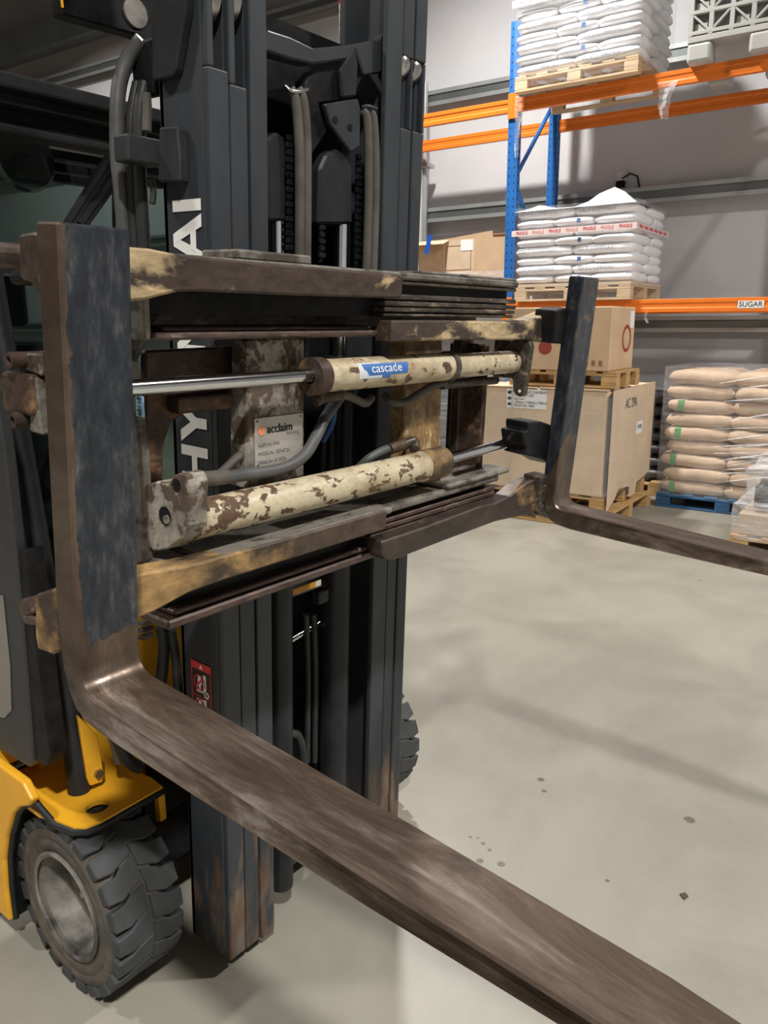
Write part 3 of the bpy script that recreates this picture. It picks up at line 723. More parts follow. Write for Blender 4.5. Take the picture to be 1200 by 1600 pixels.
# ------------------------------------------------------------------ wrapped goods at the right edge
def right_goods():
    x0, y0 = -1.10, -.50
    pallet('wooden_pallet', 'wooden pallet at the right edge under film wrapped parcels', x0, y0, 0, 1.2, .8, M['wood'])
    for i, (a, b, c, d, e, f_) in enumerate([(.04, .40, .03, .38, 0, .17), (.42, .80, .03, .38, 0, .19), (.05, .42, .40, .78, 0, .18), (.82, 1.16, .04, .4, 0, .18)]):
        tag(obj('small_carton', MB().box(x0+a, x0+b, y0+c, y0+d, ZP+e+.001, ZP+f_), M['card_pale'], None, RM, bevel=.01), ['small pinkish carton at the near left corner of right pallet', 'small carton second from left on right pallet', 'small carton behind the near left one on right pallet', 'small carton furthest right on right pallet'][i], 'box', 'cartons on right pallet')
    for i, (a, b) in enumerate([(.18, .15), (.30, .25), (.52, .2), (.40, .5)]):
        c = MB().lathe([(-.10, .001), (-.10, .06), (.06, .06), (.09, .03), (.12, .03), (.12, .001)], (x0+a, y0+b, ZP+.30), 'z', 16)
        tag(obj('dark_canister', c, M['black_paint'], None, RM, smooth=True), ['black canister nearest the left edge of right wrapped pallet', 'black canister second from left on right wrapped pallet', 'black canister on second carton of right wrapped pallet', 'black canister at the back of right wrapped pallet'][i], 'canister', 'canisters on right pallet')
    shell('stretch_wrap', 'crumpled clear film over cartons on the right edge pallet', x0, x0+1.2, y0-.02, y0+.82, ZP-.03, ZP+.24, film_mat('crumpled_film', .5, .2), seed=19, wob=.03, nz=5)
    shell('stretch_wrap', 'crumpled clear film bag over black canisters at right edge', x0+.06, x0+.68, y0+.05, y0+.65, ZP+.2, ZP+.50, film_mat('crumpled_film_bag', .42, .2), seed=23, wob=.08, nz=6)
right_goods()
# ------------------------------------------------------------------ wall fittings
p = pr(972, 282, WOFF-.03)
so = thing('wall_socket', 'small dark socket box with plug and cable on the wall', 'socket', RM @ Matrix.Translation((p.x, WOFF, p.z)))
obj('box', MB().box(p.x-.06, p.x+.06, WOFF-.06, WOFF-.001, p.z-.03, p.z+.10), M['wall'], so, RM, bevel=.006)
obj('plug', MB().box(p.x-.05, p.x+.05, WOFF-.10, WOFF-.06, p.z-.08, p.z-.01), M['black'], so, RM, bevel=.006)
obj('cable', MB().tube([(p.x+.02, WOFF-.09, p.z+.01), (p.x+.1, WOFF-.06, p.z+.06), (p.x+.17, WOFF-.03, p.z+.03), (p.x+.2, WOFF-.02, p.z-.1)], .01, 6), M['hose_dark'], so, RM, smooth=True)
p = pr(667, 268, WOFF-.2); q = pr(662, 430, WOFF-.2)
dp = thing('white_tank', 'white upright tank with grey pipe behind the mast at left bay', 'tank', RM @ Matrix.Translation((p.x-.25, WOFF-.35, 0)))
obj('body', MB().lathe([(0, .001), (0, .135), (p.z-.12, .135), (p.z-.03, .10), (p.z, .001)], (p.x-.15, WOFF-.31, 0), 'z', 28), M['white_pipe'], dp, RM, smooth=True)
obj('pipe', MB().tube([(p.x+.03, WOFF-.3, .2), (p.x+.03, WOFF-.3, p.z+1.0)], .035, 10), M['galv_light'], dp, RM, smooth=True)
obj('clamp', MB().box(p.x-.2, p.x+.10, WOFF-.36, WOFF-.17, p.z+.03, p.z+.08), M['galv_light'], dp, RM, bevel=.004)
# red and white plastic chain hanging from the roof
def chain():
    mb_r = []; x, y = at(I4, 1, 3.2, 533, 40).x, 3.2
    zlow = at(I4, 1, 3.2, 533, 66).z
    t = thing('barrier_chain', 'red and white plastic chain hanging above the mast', 'chain', Matrix.Translation((x, y, zlow)))
    z = zlow; k = 0
    for i in range(60):
        m = M['red_ink'] if (i//6) % 2 else M['paper']
        c = MB(); path = []
        for a in range(9):
            t_ = 2*math.pi*a/8; u, v_ = .011*math.cos(t_), .022*math.sin(t_)
            path.append((x+(u if i % 2 else 0), y+(0 if i % 2 else u), z+v_))
        c.tube(path, .0045, 5, False); obj('chain_link', c, m, t, I4, smooth=True); z += .034
        if z > 8.1: break
chain()
# oil drops on the floor
FLOOR = bpy.data.objects['floor']
for px, py, r in ((735, 1308, .006), (747, 1309, .005), (755, 1318, .008), (765, 1328, .007), (750, 1345, .012), (783, 1350, .013), (949, 1376, .007), (845, 1218, .014), (850, 1236, .01), (1077, 1281, .02)):
    p = at(I4, 2, 0, px, py)
    obj('oil_drop', MB().lathe([(0, .0003), (0, r), (.0006, r*.9), (.0006, .0003)], (p.x, p.y, .0001), 'z', 12), M['stain'], FLOOR, I4)
# debris on the floor
p = at(I4, 2, 0, 1068, 1401)
tag(obj('floor_debris', MB().prism([(p.x-.015, p.y-.006), (p.x+.008, p.y-.012), (p.x+.018, p.y+.002), (p.x+.0, p.y+.012)], .0005, .004, 'z'), flat('debris_brown', (.06, .03, .02), .6), None, I4), 'small dark brown scrap lying on the concrete floor', 'debris')
# ================================================================== the forklift
fl = thing('forklift', 'yellow and black forklift truck with worn fork positioner carriage and two forks', 'forklift', Matrix.Translation((1.5, 2.2, 0)))
def mbox(mb, x0, x1, v0, v1, w0, w1): return mb.box(x0, x1, -v1, -v0, w0, w1)
def mo(name, mb, mat, parent=None, **k): return obj(name, mb, mat, parent or fl, MM, **k)
def fo(name, mb, mat, parent=None, **k): return obj(name, mb, mat, parent or fl, FM, **k)
def wo(name, mb, mat, parent=None, **k): return obj(name, mb, mat, parent or fl, I4, **k)
# ---- mast rails
MT = 2.62
def rail(x0, x1, outer_left, w0, cut, name='mast_rail', mat='mast', d=.16, vf=0.0, slot=None):
    t = .017; mb = MB(); mat = 'mast_rail'
    xa, xb = (x0, x0+t) if outer_left else (x1-t, x1)
    mbox(mb, xa, xb, vf-d, vf-.0185, w0, MT)
    if slot:
        mbox(mb, x0, x1, vf-.018, vf, w0, slot[0]); mbox(mb, x0, x1, vf-.018, vf, slot[1], cut); mbox(mb, x1-.008, x1, vf-.018, vf, slot[0], slot[1])
    else: mbox(mb, x0, x1, vf-.018, vf, w0, cut)
    mbox(mb, x0, x1, vf-d-.0005, vf-d+.0175, w0, MT)
    if cut < MT:
        mbox(mb, xa, xb, vf-.0185, vf, cut, MT)
    return mo(name, mb, M[mat], bevel=.004, seg=2)
cL1, cL2 = 2.205, 2.185
r0 = rail(1.133, 1.1865, True, .05, cL1)
rail(1.1915, 1.2395, True, .045, cL2, vf=-.003)
rail(1.2445, 1.294, True, .04, MT, vf=.0)
rail(1.700, 1.764, False, .06, MT, vf=-.001)
rail(1.7685, 1.8135, False, .055, MT, vf=-.003, slot=(pm(632, 200, 0).z, pm(632, 86, 0).z))
rr = rail(1.818, 1.864, False, .05, MT, slot=(pm(652, 206, 0).z, pm(652, 94, 0).z))
# dark slots with rollers near the rail heads
def roller(px, py, x0, x1, v=-.055, r=.048):
    c = pm(px, py, v)
    mo('mast_roller', MB().lathe([(x0, .001), (x0, r*.9), (x0+.006, r), (x1-.006, r), (x1, r*.9), (x1, .001)], (0, -v, c.z), 'x', 24), M['steel'], smooth=True)
roller(343, 8, 1.152, 1.184); roller(377, 12, 1.211, 1.238)
roller(633, 108, 1.7695, 1.804, -.043, .040); roller(652, 116, 1.8195, 1.854, -.040, .038)
# thick plate at the left rail head
y0_, z0_ = 0, 0
pts = [tuple(at(MM, 0, 1.128, *p)[1:]) for p in ((246, 0), (303, -30), (300, 20), (284, 112), (278, 122), (248, 128))]
mo('head_plate', MB().prism(pts, 1.112, 1.1325, 'x'), M['black_paint'], bevel=.003)
# tie bar between the rails
mo('tie_bar', MB().prism(poly_m(-.03, [(418, 46), (455, 58), (490, 75), (545, 70), (590, 62), (607, 50), (607, 112), (570, 118), (556, 78), (541, 93), (490, 100), (455, 92), (418, 80)]), .03, .075), M['mast'], bevel=.004)
mo('tie_bar', mbox(MB(), 1.293, 1.702, -.14, -.10, 2.66, 2.80), M['mast'], bevel=.004)
mo('tie_bar', mbox(MB(), 1.293, 1.702, -.15, -.11, .98, 1.10), M['mast'], bevel=.004)
mo('tie_bar', mbox(MB(), 1.293, 1.702, -.15, -.11, .08, .22), M['mast'], bevel=.004)
mo('dark_backing', mbox(MB(), 1.293, 1.702, -.158, -.150, 1.35, 2.40), M['black'])
mo('dark_backing', mbox(MB(), 1.293, 1.702, -.175, -.166, .12, .93), M['black'])  # added dark sheet, makes the view between the lower rails dark
mo('dark_backing', mbox(MB(), 1.35, 1.702, -.175, -.166, 1.0, 1.36), M['black'])
# hook plate and chain anchor with bolt holes
hk = mo('anchor_plate', MB().prism(poly_m(-.02, [(508, 162), (560, 154), (564, 170), (563, 228), (549, 238), (537, 222), (518, 195)]), .02, .034), M['mast'], bevel=.003)
for px, py in ((524, 187), (547, 199)):
    c = pm(px, py, -.019); mo('bolt_hole', MB().lathe([(-.001, .001), (-.001, .0085), (.002, .0085), (.002, .001)], (c.x, .019, c.z), 'y', 14), M['black'], hk)
mo('cylinder_head', MB().prism(poly_m(-.04, [(497, 350), (500, 262), (510, 240), (528, 232), (544, 240), (551, 260), (552, 350)]), .04, .085), M['black_paint'], bevel=.006)
mo('cylinder_head', MB().prism(poly_m(-.04, [(420, 345), (420, 215), (433, 205), (446, 215), (448, 345)]), .04, .085), M['black_paint'], bevel=.006)
mo('cylinder_head', MB().prism(poly_m(-.03, [(482, 260), (486, 125), (500, 108), (535, 104), (545, 130), (548, 158), (507, 162), (520, 205), (500, 235)]), .045, .09), M['black'], bevel=.006)
mo('head_bracket', MB().prism(poly_m(-.02, [(545, 92), (557, 70), (563, 100), (560, 150), (538, 152), (535, 108)]), .025, .04), M['black_paint'], bevel=.004)
for px, r in ((533, .019), (433, .017)):
    a = pm(px, 400, -.065)
    mo('lift_cylinder_rod', MB().tube([(a.x, .065, 1.0), (a.x, .065, pm(px, 335, -.065).z)], r, 24), M['chrome'], smooth=True)
    mo('lift_cylinder', MB().tube([(a.x, .065, .10), (a.x, .065, 1.62)], r*2.1, 24), M['black_paint'], smooth=True)
a = pm(526, 1000, -.06)
mo('lift_cylinder', MB().lathe([(.12, .001), (.12, .036), (1.05, .036), (1.05, .042), (1.075, .042), (1.075, .036), (1.16, .036), (1.16, .001)], (a.x, .075, 0), 'z', 24), M['black_paint'], smooth=True)
cl = pm(507, 933, -.03); mo('pipe_clamp', mbox(MB(), cl.x-.02, cl.x+.02, -.06, -.03, cl.z-.02, cl.z+.02), M['black_paint'], bevel=.004)
# leaf chains
def leaf_chain(pxs, v):
    me, c = MB().box(-.011, .011, -.004, .004, -.006, .006).mesh('chain_link', .0015); me.materials.append(M['black'])
    a, b = pm(*pxs[0], v), pm(*pxs[1], v); n = int((a.z-b.z)/.016)
    ch = mo('lift_chain', MB().tube([(a.x, -v+.004, b.z), (a.x, -v+.004, a.z)], .006, 6), M['black'])
    for i in range(n):
        t = i/n
        inst('chain_link', me, ch, MM @ Matrix.Translation((a.x+(b.x-a.x)*t, -v, a.z+(b.z-a.z)*t)) @ Matrix.Scale(1 if i % 2 else .75, 4, (1, 0, 0)))
leaf_chain(((561, 245), (559, 412)), -.045)
leaf_chain(((452, 215), (452, 398)), -.045)
leaf_chain(((503, 300), (503, 410)), -.05)
# twin hoses over the mast
def hose_m(pts, r, mat, n=10, name='hose', parent=None):
    P = [pm(x, y, v) for x, y, v in pts]
    # smooth with Catmull-Rom
    Q = []
    for i in range(len(P)-1):
        p0, p1, p2, p3 = P[max(i-1, 0)], P[i], P[i+1], P[min(i+2, len(P)-1)]
        for k in range(6):
            t = k/6
            Q.append(.5*((2*p1)+(p2-p0)*t+(2*p0-5*p1+4*p2-p3)*t*t+(3*p1-p0-3*p2+p3)*t**3))
    Q.append(P[-1])
    return mo(name, MB().tube(Q, r, n), M[mat], parent, smooth=True)
for d in (0, 12):
    hose_m([(453+d, 138, -.02), (462+d, 160, -.015), (467+d, 220, -.015), (468+d*.95, 300, -.015), (468+d*.9, 420, -.015)], .0115, 'hose_grey')
for d in (0, 11):
    hose_m([(566+d, 172, -.02), (574+d*.9, 190, -.015), (576+d, 260, -.015), (575+d, 340, -.015), (572+d, 430, -.015)], .011, 'hose_grey')
hose_m([(446, 135, -.02), (455, 142, -.01), (468, 143, -.01), (480, 140, -.02)], .005, 'steel', name='hose_clip')
hose_m([(566, 168, -.02), (574, 166, -.01), (588, 170, -.01)], .005, 'mast', name='hose_clip')
# lower hoses between the rails
hose_m([(446, 1160, -.08), (452, 1148, -.06), (466, 1150, -.06), (474, 1180, -.06), (476, 1230, -.07)], .012, 'hose_dark')
for px in (478, 490):
    hose_m([(px, 960, -.09), (px+3, 1050, -.09), (px+2, 1190, -.09)], .009, 'hose_dark')
hose_m([(446, 1006, -.10), (470, 992, -.10), (505, 972, -.10)], .008, 'chrome', name='steel_pipe')
# ---- HYUNDAI letters up the left rail
def block_letters(word, height, stroke=.23, gap=.07):
    mb = MB(); x = 0; kk = [0]
    for ch in word:
        s = stroke; wd = {'I': s, 'H': .86, 'Y': .95, 'U': .86, 'N': .90, 'D': .88, 'A': 1.0}[ch]
        def q(*pts): kk[0] = (kk[0]+1) % 5; mb.prism([(p[0]*height+x, p[1]*height) for p in pts], 0, .0006+.0003*kk[0], 'z')
        if ch == 'I': q((0, 0), (s, 0), (s, 1), (0, 1))
        if ch == 'H': q((0, 0), (s, 0), (s, 1), (0, 1)); q((wd-s, 0), (wd, 0), (wd, 1), (wd-s, 1)); q((s, .4), (wd-s, .4), (wd-s, .6), (s, .6))
        if ch == 'Y': q((wd/2-s/2, 0), (wd/2+s/2, 0), (wd/2+s/2, .45), (wd/2-s/2, .45)); q((0, 1), (wd/2-s/2, .4), (wd/2+s/2, .4), (s*1.15, 1)); q((wd, 1), (wd-s*1.15, 1), (wd/2-s/2, .4), (wd/2+s/2, .4))
        if ch == 'U': q((0, .2), (s, .2), (s, 1), (0, 1)); q((wd-s, .2), (wd, .2), (wd, 1), (wd-s, 1)); q((0, .25), (.15, .04), (.3, 0), (wd-.3, 0), (wd-.15, .04), (wd, .25), (wd-s, .25), (wd-s-.1, .19), (s+.1, .19), (s, .25))
        if ch == 'N': q((0, 0), (s, 0), (s, 1), (0, 1)); q((wd-s, 0), (wd, 0), (wd, 1), (wd-s, 1)); q((0, 1), (wd-s*1.1, 0), (wd, 0), (s*1.1, 1))
        if ch == 'D': q((0, 0), (s, 0), (s, 1), (0, 1)); q((s, 0), (wd*.6, 0), (wd, .3), (wd-s, .36), (wd*.55, .19), (s, .19)); q((s, 1), (s, .81), (wd*.55, .81), (wd-s, .64), (wd, .7), (wd*.6, 1)); q((wd-s, .36), (wd, .3), (wd, .7), (wd-s, .64))
        if ch == 'A': q((0, 0), (s*1.1, 0), (.5+s*.35, 1), (.5-s*.55, 1)); q((wd-s*1.1, 0), (wd, 0), (.5+s*.55, 1), (.5-s*.35, 1)); q((.24, .2), (.76, .2), (.69, .38), (.31, .38))
        x += (wd+gap)*height
    return mb, x
mb, L = block_letters('HYUNDAI', .094)
sc = .622/L
me, c = mb.mesh('lettering', 0, False, 1, False); me.materials.append(M['white_ink'])
inst('lettering', me, r0, MM @ basis((1.1318, .032, 1.345), (0, 0, 1), (0, 1, 0)) @ Matrix.Scale(sc, 4, (1, 0, 0)))
for ob in (r0,): pass
# fix: letters stand with their tops towards the back edge
# ---- warning sticker on the left rail
def sp(px, py): return at(MM, 0, 1.1322, px, py)
a, b, c_, d_ = sp(299, 1026), sp(330, 1046), sp(331, 1135), sp(302, 1120)
ya, yb = -.0, 0
y_l, y_r = a.y, b.y; zt_, zb_ = max(a.z, b.z), min(c_.z, d_.z)
zt_ = (a.z+b.z)/2; zb_ = zt_-.165
st = mo('warning_sticker', MB().box(1.1310, 1.1325, y_r, y_l, zb_, zt_), flat('sticker_black', (.035, .022, .022), .4), r0)
W_ = y_l-y_r
def srect(nm, u0, u1, t0, t1, mat, x=1.1303, poly=None):
    if poly: m_ = MB().prism([(y_l-u*W_, zt_-t) for u, t in poly], x, x+.0007, 'x')
    else: m_ = MB().box(x, x+.0007, y_l-u1*W_, y_l-u0*W_, zt_-t1, zt_-t0)
    return mo(nm, m_, M[mat], r0)
srect('sticker_header', 0, 1, 0, .020, 'red_ink')
srect('warning_triangle', 0, 0, 0, 0, 'white_ink', 1.1296, [(.42, .016), (.5, .004), (.58, .016)])
for k in range(2):
    t0 = .030+k*.067
    srect('mast_symbol', .60, .73, t0, t0+.050, 'white_ink')
    srect('fork_symbol', .25, .62, t0+(.046 if k == 0 else .002), t0+(.050 if k == 0 else .006), 'white_ink')
    srect('person_symbol', 0, 0, 0, 0, 'white_ink', 1.1303, [(.30, t0+.040), (.32, t0+.016), (.36, t0+.006), (.44, t0+.006), (.50, t0+.016), (.52, t0+.030), (.46, t0+.028), (.46, t0+.042), (.38, t0+.042), (.37, t0+.03)])
    yc, zc = y_l-.41*W_, zt_-t0-.024
    mo('prohibition_ring', MB().lathe([(0, .0215), (.0007, .0215), (.0007, .018), (0, .018)], (1.1296, yc, zc), 'x', 24, True), M['red_ink'], r0)
    mo('prohibition_bar', MB().prism([(yc-.016, zc+.012), (yc-.012, zc+.016), (yc+.016, zc-.012), (yc+.012, zc-.016)], 1.1296, 1.1303, 'x'), M['red_ink'], r0)
mo('wheel_symbol', MB().lathe([(0, .009), (.0007, .009), (.0007, .005), (0, .005)], (1.1303, y_l-.75*W_, zt_-.082), 'x', 16, True), M['white_ink'], r0)
srect('sticker_divider', .03, .97, .0915, .093, 'red_ink')
srect('sticker_edge', 0, .03, .02, .165, 'red_ink'); srect('sticker_edge', .97, 1, .02, .165, 'red_ink')
# ---- carriage guides ------------------------------------------------------
XL, XR = pm(236, 500, .27).x, pm(808, 460, .27).x
XS = pm(628, 450, .27).x          # where the left arm ends
VF = .272
def wz(px, py, v=VF): return pm(px, py, v).z
mo('guide_web', mbox(MB(), XL+.01, XR-.004, .10, .15, wz(420, 534), wz(800, 440)-.004), M['rail'], bevel=.004)
mo('guide_top_plate', mbox(MB(), XL, XR, .10, VF+.002, wz(800, 449), wz(800, 439)), M['greyplate'], bevel=.004)
tb = pm(365, 395, .24), pm(482, 408, .24)
mo('wear_pad', mbox(MB(), tb[0].x, tb[1].x, .15, .25, wz(800, 439), wz(800, 439)+.018), M['greyplate'], bevel=.004)
tb = pm(655, 420, .24), pm(803, 436, .24)
mo('wear_pad', mbox(MB(), tb[0].x, tb[1].x, .16, .25, wz(800, 439), wz(800, 439)+.008), M['greyplate'], bevel=.003)
for i, (ya_, yb_, vv) in enumerate(((450, 456, VF-.004), (468, 475, VF-.002), (477, 483.5, VF), (485, 491, VF-.001), (492.5, 497, VF-.004))):
    mo('guide_strip', mbox(MB(), XS-.06 if i else XS-.2, XR-.002*i, .14, vv, wz(805, yb_), wz(805, ya_)), M['rail'], bevel=.0025)
mo('guide_floor', mbox(MB(), XL+.02, XR-.003, .14, .24, wz(805, 497), wz(805, 445)), M['black'])
xe = pm(606, 520, VF).x
mo('guide_lip', mbox(MB(), XL+.005, xe, .12, VF, wz(420, 529), wz(420, 518)), M['rail_rust'], bevel=.004)
mo('guide_lip', mbox(MB(), XL+.03, xe-.01, .12, VF-.012, wz(420, 518)+.0005, wz(420, 511)), M['rail_rust'], bevel=.003)
mo('guide_rib', mbox(MB(), XL+.03, XS-.05, .15, .222, wz(420, 484), wz(420, 474)), M['rail'], bevel=.003)
mo('guide_end_plate', mbox(MB(), XL-.008, XL+.006, .09, .262, wz(420, 529), wz(420, 462)), M['greyplate'], bevel=.003)
# lower guide
XL2 = pm(262, 960, VF).x; XR2 = pm(776, 745, VF).x; XS2 = pm(606, 800, VF).x
wt0 = wz(774, 742); 
mo('guide_web', mbox(MB(), XL2+.01, XR2-.004, .10, .15, wz(430, 926), wt0), M['rail'], bevel=.004)
mo('guide_top_plate', mbox(MB(), XL2+.02, XR2+.004, .11, VF+.006, wz(774, 752), wt0), M['greyplate'], bevel=.006, seg=2)
pa, pb = pm(678, 738, .24), pm(776, 728, .24)
mo('wear_pad', mbox(MB(), pa.x, pb.x, .17, .285, wt0, wt0+.014), M['greyplate'], bevel=.005)
for i, (ya_, yb_, vv) in enumerate(((760, 766, VF-.002), (767.5, 774, VF), (775.5, 782, VF-.001), (783.5, 790, VF-.003))):
    mo('guide_strip', mbox(MB(), XS2-.06, XR2-.003*i, .14, vv, wz(772, yb_), wz(772, ya_)), M['rail_rust'], bevel=.0025)
mo('guide_floor', mbox(MB(), XL2+.02, XR2-.006, .14, .24, wz(772, 790), wz(772, 752)), M['black'])
xe2 = pm(606, 860, VF).x
mo('guide_lip', mbox(MB(), XL2, xe2, .12, VF, wz(430, 927), wz(430, 914)), M['rail_rust'], bevel=.004)
mo('guide_lip', mbox(MB(), XL2+.02, xe2-.01, .12, VF-.01, wz(430, 914)+.0005, wz(430, 905)), M['rail_rust'], bevel=.003)
mo('guide_rib', mbox(MB(), XL2+.03, XS2-.04, .15, .22, wz(430, 893), wz(430, 883)), M['rail'], bevel=.003)
# ---- fork arms
VA = .312
def arm(name, pts, mat, v=VA, th=.05, bevel=.004):
    return mo(name, MB().prism(poly_m(v, pts), -v, -v+th), M[mat], bevel=bevel, ang=40)
arm('fork_arm', [(150, 384), (205, 386), (235, 388.5), (262, 394), (300, 400.5), (360, 406), (450, 414), (631, 430), (629, 466), (540, 464), (450, 461), (360, 457), (310, 455), (280, 456), (252, 462), (232, 468), (205, 471), (150, 471)], 'arm')
arm('fork_arm', [(613, 501), (700, 501), (800, 502.5), (826, 500), (846, 493), (860, 487), (876, 484), (875, 537), (846, 535), (822, 531), (700, 531.5), (613, 534)], 'arm_cream')
arm('fork_arm', [(150, 912), (216, 897), (287, 885), (310, 880), (460, 838), (606, 796), (604, 827), (460, 872), (350, 907), (295, 927), (262, 945), (240, 957), (216, 967), (150, 985)], 'arm_ochre', th=.055)
arm('fork_arm', [(597, 846), (660, 825), (751, 791), (774, 786), (797, 775), (815, 760), (830, 751), (852, 745), (852, 806), (839, 802), (797, 810), (775, 815), (700, 843), (612, 877), (600, 872)], 'arm_dark')
pa = pm(320, 862, .29), pm(604, 792, .29)
mo('arm_top_plate', mbox(MB(), pa[0].x, pa[1].x, .18, .31, pa[1].z-.012, pa[1].z+.004), M['greyplate'], bevel=.005)
# ---- vertical plates of the carriage
def vplate(name, pts, mat, v, th): return mo(name, MB().prism(poly_m(v, pts), -v, -v+th), M[mat], bevel=.004)
p1 = vplate('carriage_plate', [(388, 530), (477, 527), (476, 745), (384, 765)], 'plate', .205, .05)
vplate('carriage_plate', [(634, 530), (692, 526), (688, 740), (632, 752)], 'plate_ochre', .205, .05)
vplate('carriage_plate', [(722, 528), (742, 526), (738, 748), (712, 752)], 'rust', .16, .03)
vplate('carriage_plate', [(228, 548), (392, 540), (392, 600), (300, 640), (268, 660), (256, 700), (254, 870), (226, 880)], 'rust', .125, .02)
vplate('carriage_plate', [(640, 560), (735, 556), (735, 600), (640, 606)], 'black_paint', .12, .02)
ly = at(MM, 0, XL+.02, 206, 700).y
co = mo('carriage_side', MB().prism([(-.205, wz(300, 880)), (-.205, 1.50), (-.185, 1.655), (-.10, 1.68), (-.06, 1.655), (-.06, 1.25)], XL+.012, XL+.034, 'x'), M['greyplate'], bevel=.004)
for wv in (1.50-.03, 1.43):
    mo('bolt_hole', MB().lathe([(0, .001), (0, .011), (.002, .011), (.002, .001)], (XL+.0105, -.15, wv), 'x', 16), M['black'], co)
mo('carriage_side', MB().prism([(-.22, wz(774, 752)), (-.22, 1.66), (-.10, 1.66), (-.10, wz(774, 752))], XR-.06, XR-.04, 'x'), M['rust'], bevel=.004)
ba, bb_ = pm(276, 631, .16), pm(364, 628, .16)
mo('cross_bar', mbox(MB(), ba.x, bb_.x, .13, .165, pm(300, 645, .16).z, pm(300, 619, .16).z), M['rust'], bevel=.006, seg=2)
q0, q1 = at(MM, 0, XL+.011, 213, 618), at(MM, 0, XL+.011, 226, 652)
tg = mo('inspection_tag', MB().box(XL+.0095, XL+.0115, min(q0.y, q1.y), max(q0.y, q1.y), q1.z, q0.z), flat('tag_blue', (.30, .52, .75), .5), co)
text('40110', .016, M['black_ink'], co, MM @ basis((XL+.0085, (q0.y+q1.y)/2, (q0.z+q1.z)/2), (0, 0, 1), (0, 1, 0)), sx=.85)
# ---- nameplate
A_, B_, C_, D_ = (pm(*p, .2075) for p in ((398, 656), (474, 643), (471, 720), (398, 732)))
x0, x1, z1, z0 = (A_.x+D_.x)/2, (B_.x+C_.x)/2, (A_.z+B_.z)/2, (C_.z+D_.z)/2
npl = mo('nameplate', MB().box(x0, x1, -.2085, -.2052, z0, z1), M['nameplate'], p1, bevel=.0006)
Wd, Hh = x1-x0, z1-z0
def nt_(s, sz, u, t, mat, sx=1, al='LEFT'):
    return text(s, sz, M[mat], p1, MM @ basis((x0+u*Wd, -.2092, z1-t*Hh), (1, 0, 0), (0, 0, 1)), align=al, sx=sx)
for dx in (-.0005, 0, .0005): nt_('acclaim', Hh*.24, .235+dx/Wd, .245, 'black_ink', 1.02)
nt_('handling', Hh*.11, .64, .36, 'grey_ink', 1.0)
mo('logo_star', MB().lathe([(0, .0001), (0, Hh*.095), (-.0006, Hh*.095), (-.0006, .0001)], (x0+.125*Wd, -.2092, z1-.255*Hh), 'y', 10), M['orange_ink'], p1)
for i, s in enumerate(('FLEET No  0186', 'MODEL No  25D-FP 2A', 'SERIAL No  B1 90234')):
    nt_(s, Hh*.105, .06, .54+.17*i, 'grey_ink', .82)
for u in (.05, .95):
    for t in (.06, .94):
        mo('rivet', MB().lathe([(0, .0001), (0, .0022), (-.001, .0018), (-.001, .0001)], (x0+u*Wd, -.2086, z1-t*Hh), 'y', 10), M['black_ink'], p1)
# ---- upper cylinder
CV, CW, CR = .262, 1.614, .0335
cxa, cxb, cxm = pm(487, 590, CV).x, pm(800, 570, CV).x, pm(700, 575, CV).x
cu = mo('upper_cylinder', MB().lathe([(cxa, .015), (cxa, CR+.003), (cxa+.03, CR+.003), (cxa+.032, CR), (cxm-.012, CR), (cxm-.010, CR+.002), (cxm-.002, CR+.002), (cxm, CR-.003), (cxb-.0, CR-.003), (cxb, .001)], (0, -CV, CW), 'x', 40), M['cream'], smooth=True)
mo('gland', MB().lathe([(cxa-.006, .015), (cxa-.006, CR+.0045), (cxa+.026, CR+.0045), (cxa+.026, .015)], (0, -CV, CW), 'x', 40), M['rust'], cu, smooth=True)
mo('clamp_band', MB().lathe([(cxm-.012, CR-.006), (cxm-.012, CR+.004), (cxm+.006, CR+.004), (cxm+.006, CR-.006)], (0, -CV, CW), 'x', 40), M['rail'], cu, smooth=True)
mo('piston_rod', MB().tube([(.60, -CV, CW+.003), (cxa+.01, -CV, CW+.003)], .0138, 28), M['chrome'], cu, smooth=True)
# decal wrapped on the barrel
def on_barrel(u, t, lift=.0006): # u along x, t up around the barrel; front facing the aisle
    a = .10+t/CR
    return (u, -CV-(CR+lift)*math.cos(a), CW+(CR+lift)*math.sin(a))
d0, d1 = pm(568, 575, CV+CR).x, pm(640, 575, CV+CR).x
mb = MB(); n = 14
def strip(mb, fx0, fx1, t0, t1, lift):
    b = len(mb.v)
    for i in range(n+1):
        t = t0+(t1-t0)*i/n; s = i/n
        for u in (fx0(s), fx1(s)): mb.v.append(on_barrel(u, t, lift))
    for i in range(n): mb.f.append((b+2*i, b+2*i+1, b+2*i+3, b+2*i+2))
W2 = d1-d0
strip(mb, lambda s: d0+W2*(.12*(1-s) if s < .5 else .06*(1-s)), lambda s: d1-W2*.05*(1-s), -.006, .019, .0007)
strip(mb, lambda s: d0+W2*(.40), lambda s: d0+W2*.58, -.013, -.006, .0007)
mo('maker_decal', mb, M['blue_ink'], cu)
mb2 = MB(); strip(mb2, lambda s: d0-.012, lambda s: d0+W2*.4, -.012, .022, .0003); mo('decal_backing', mb2, flat('decal_pale', (.55, .58, .62), .5), cu)
tm_ = text_mesh('cascade', .0255, 'lettering', M['white_ink'], 0, 'CENTER', 1.35)
for v in tm_.vertices:
    v.co = Vector(on_barrel(v.co.x+(d0+d1)/2, v.co.y+.0075, .0013))
inst('lettering', tm_, cu, MM)
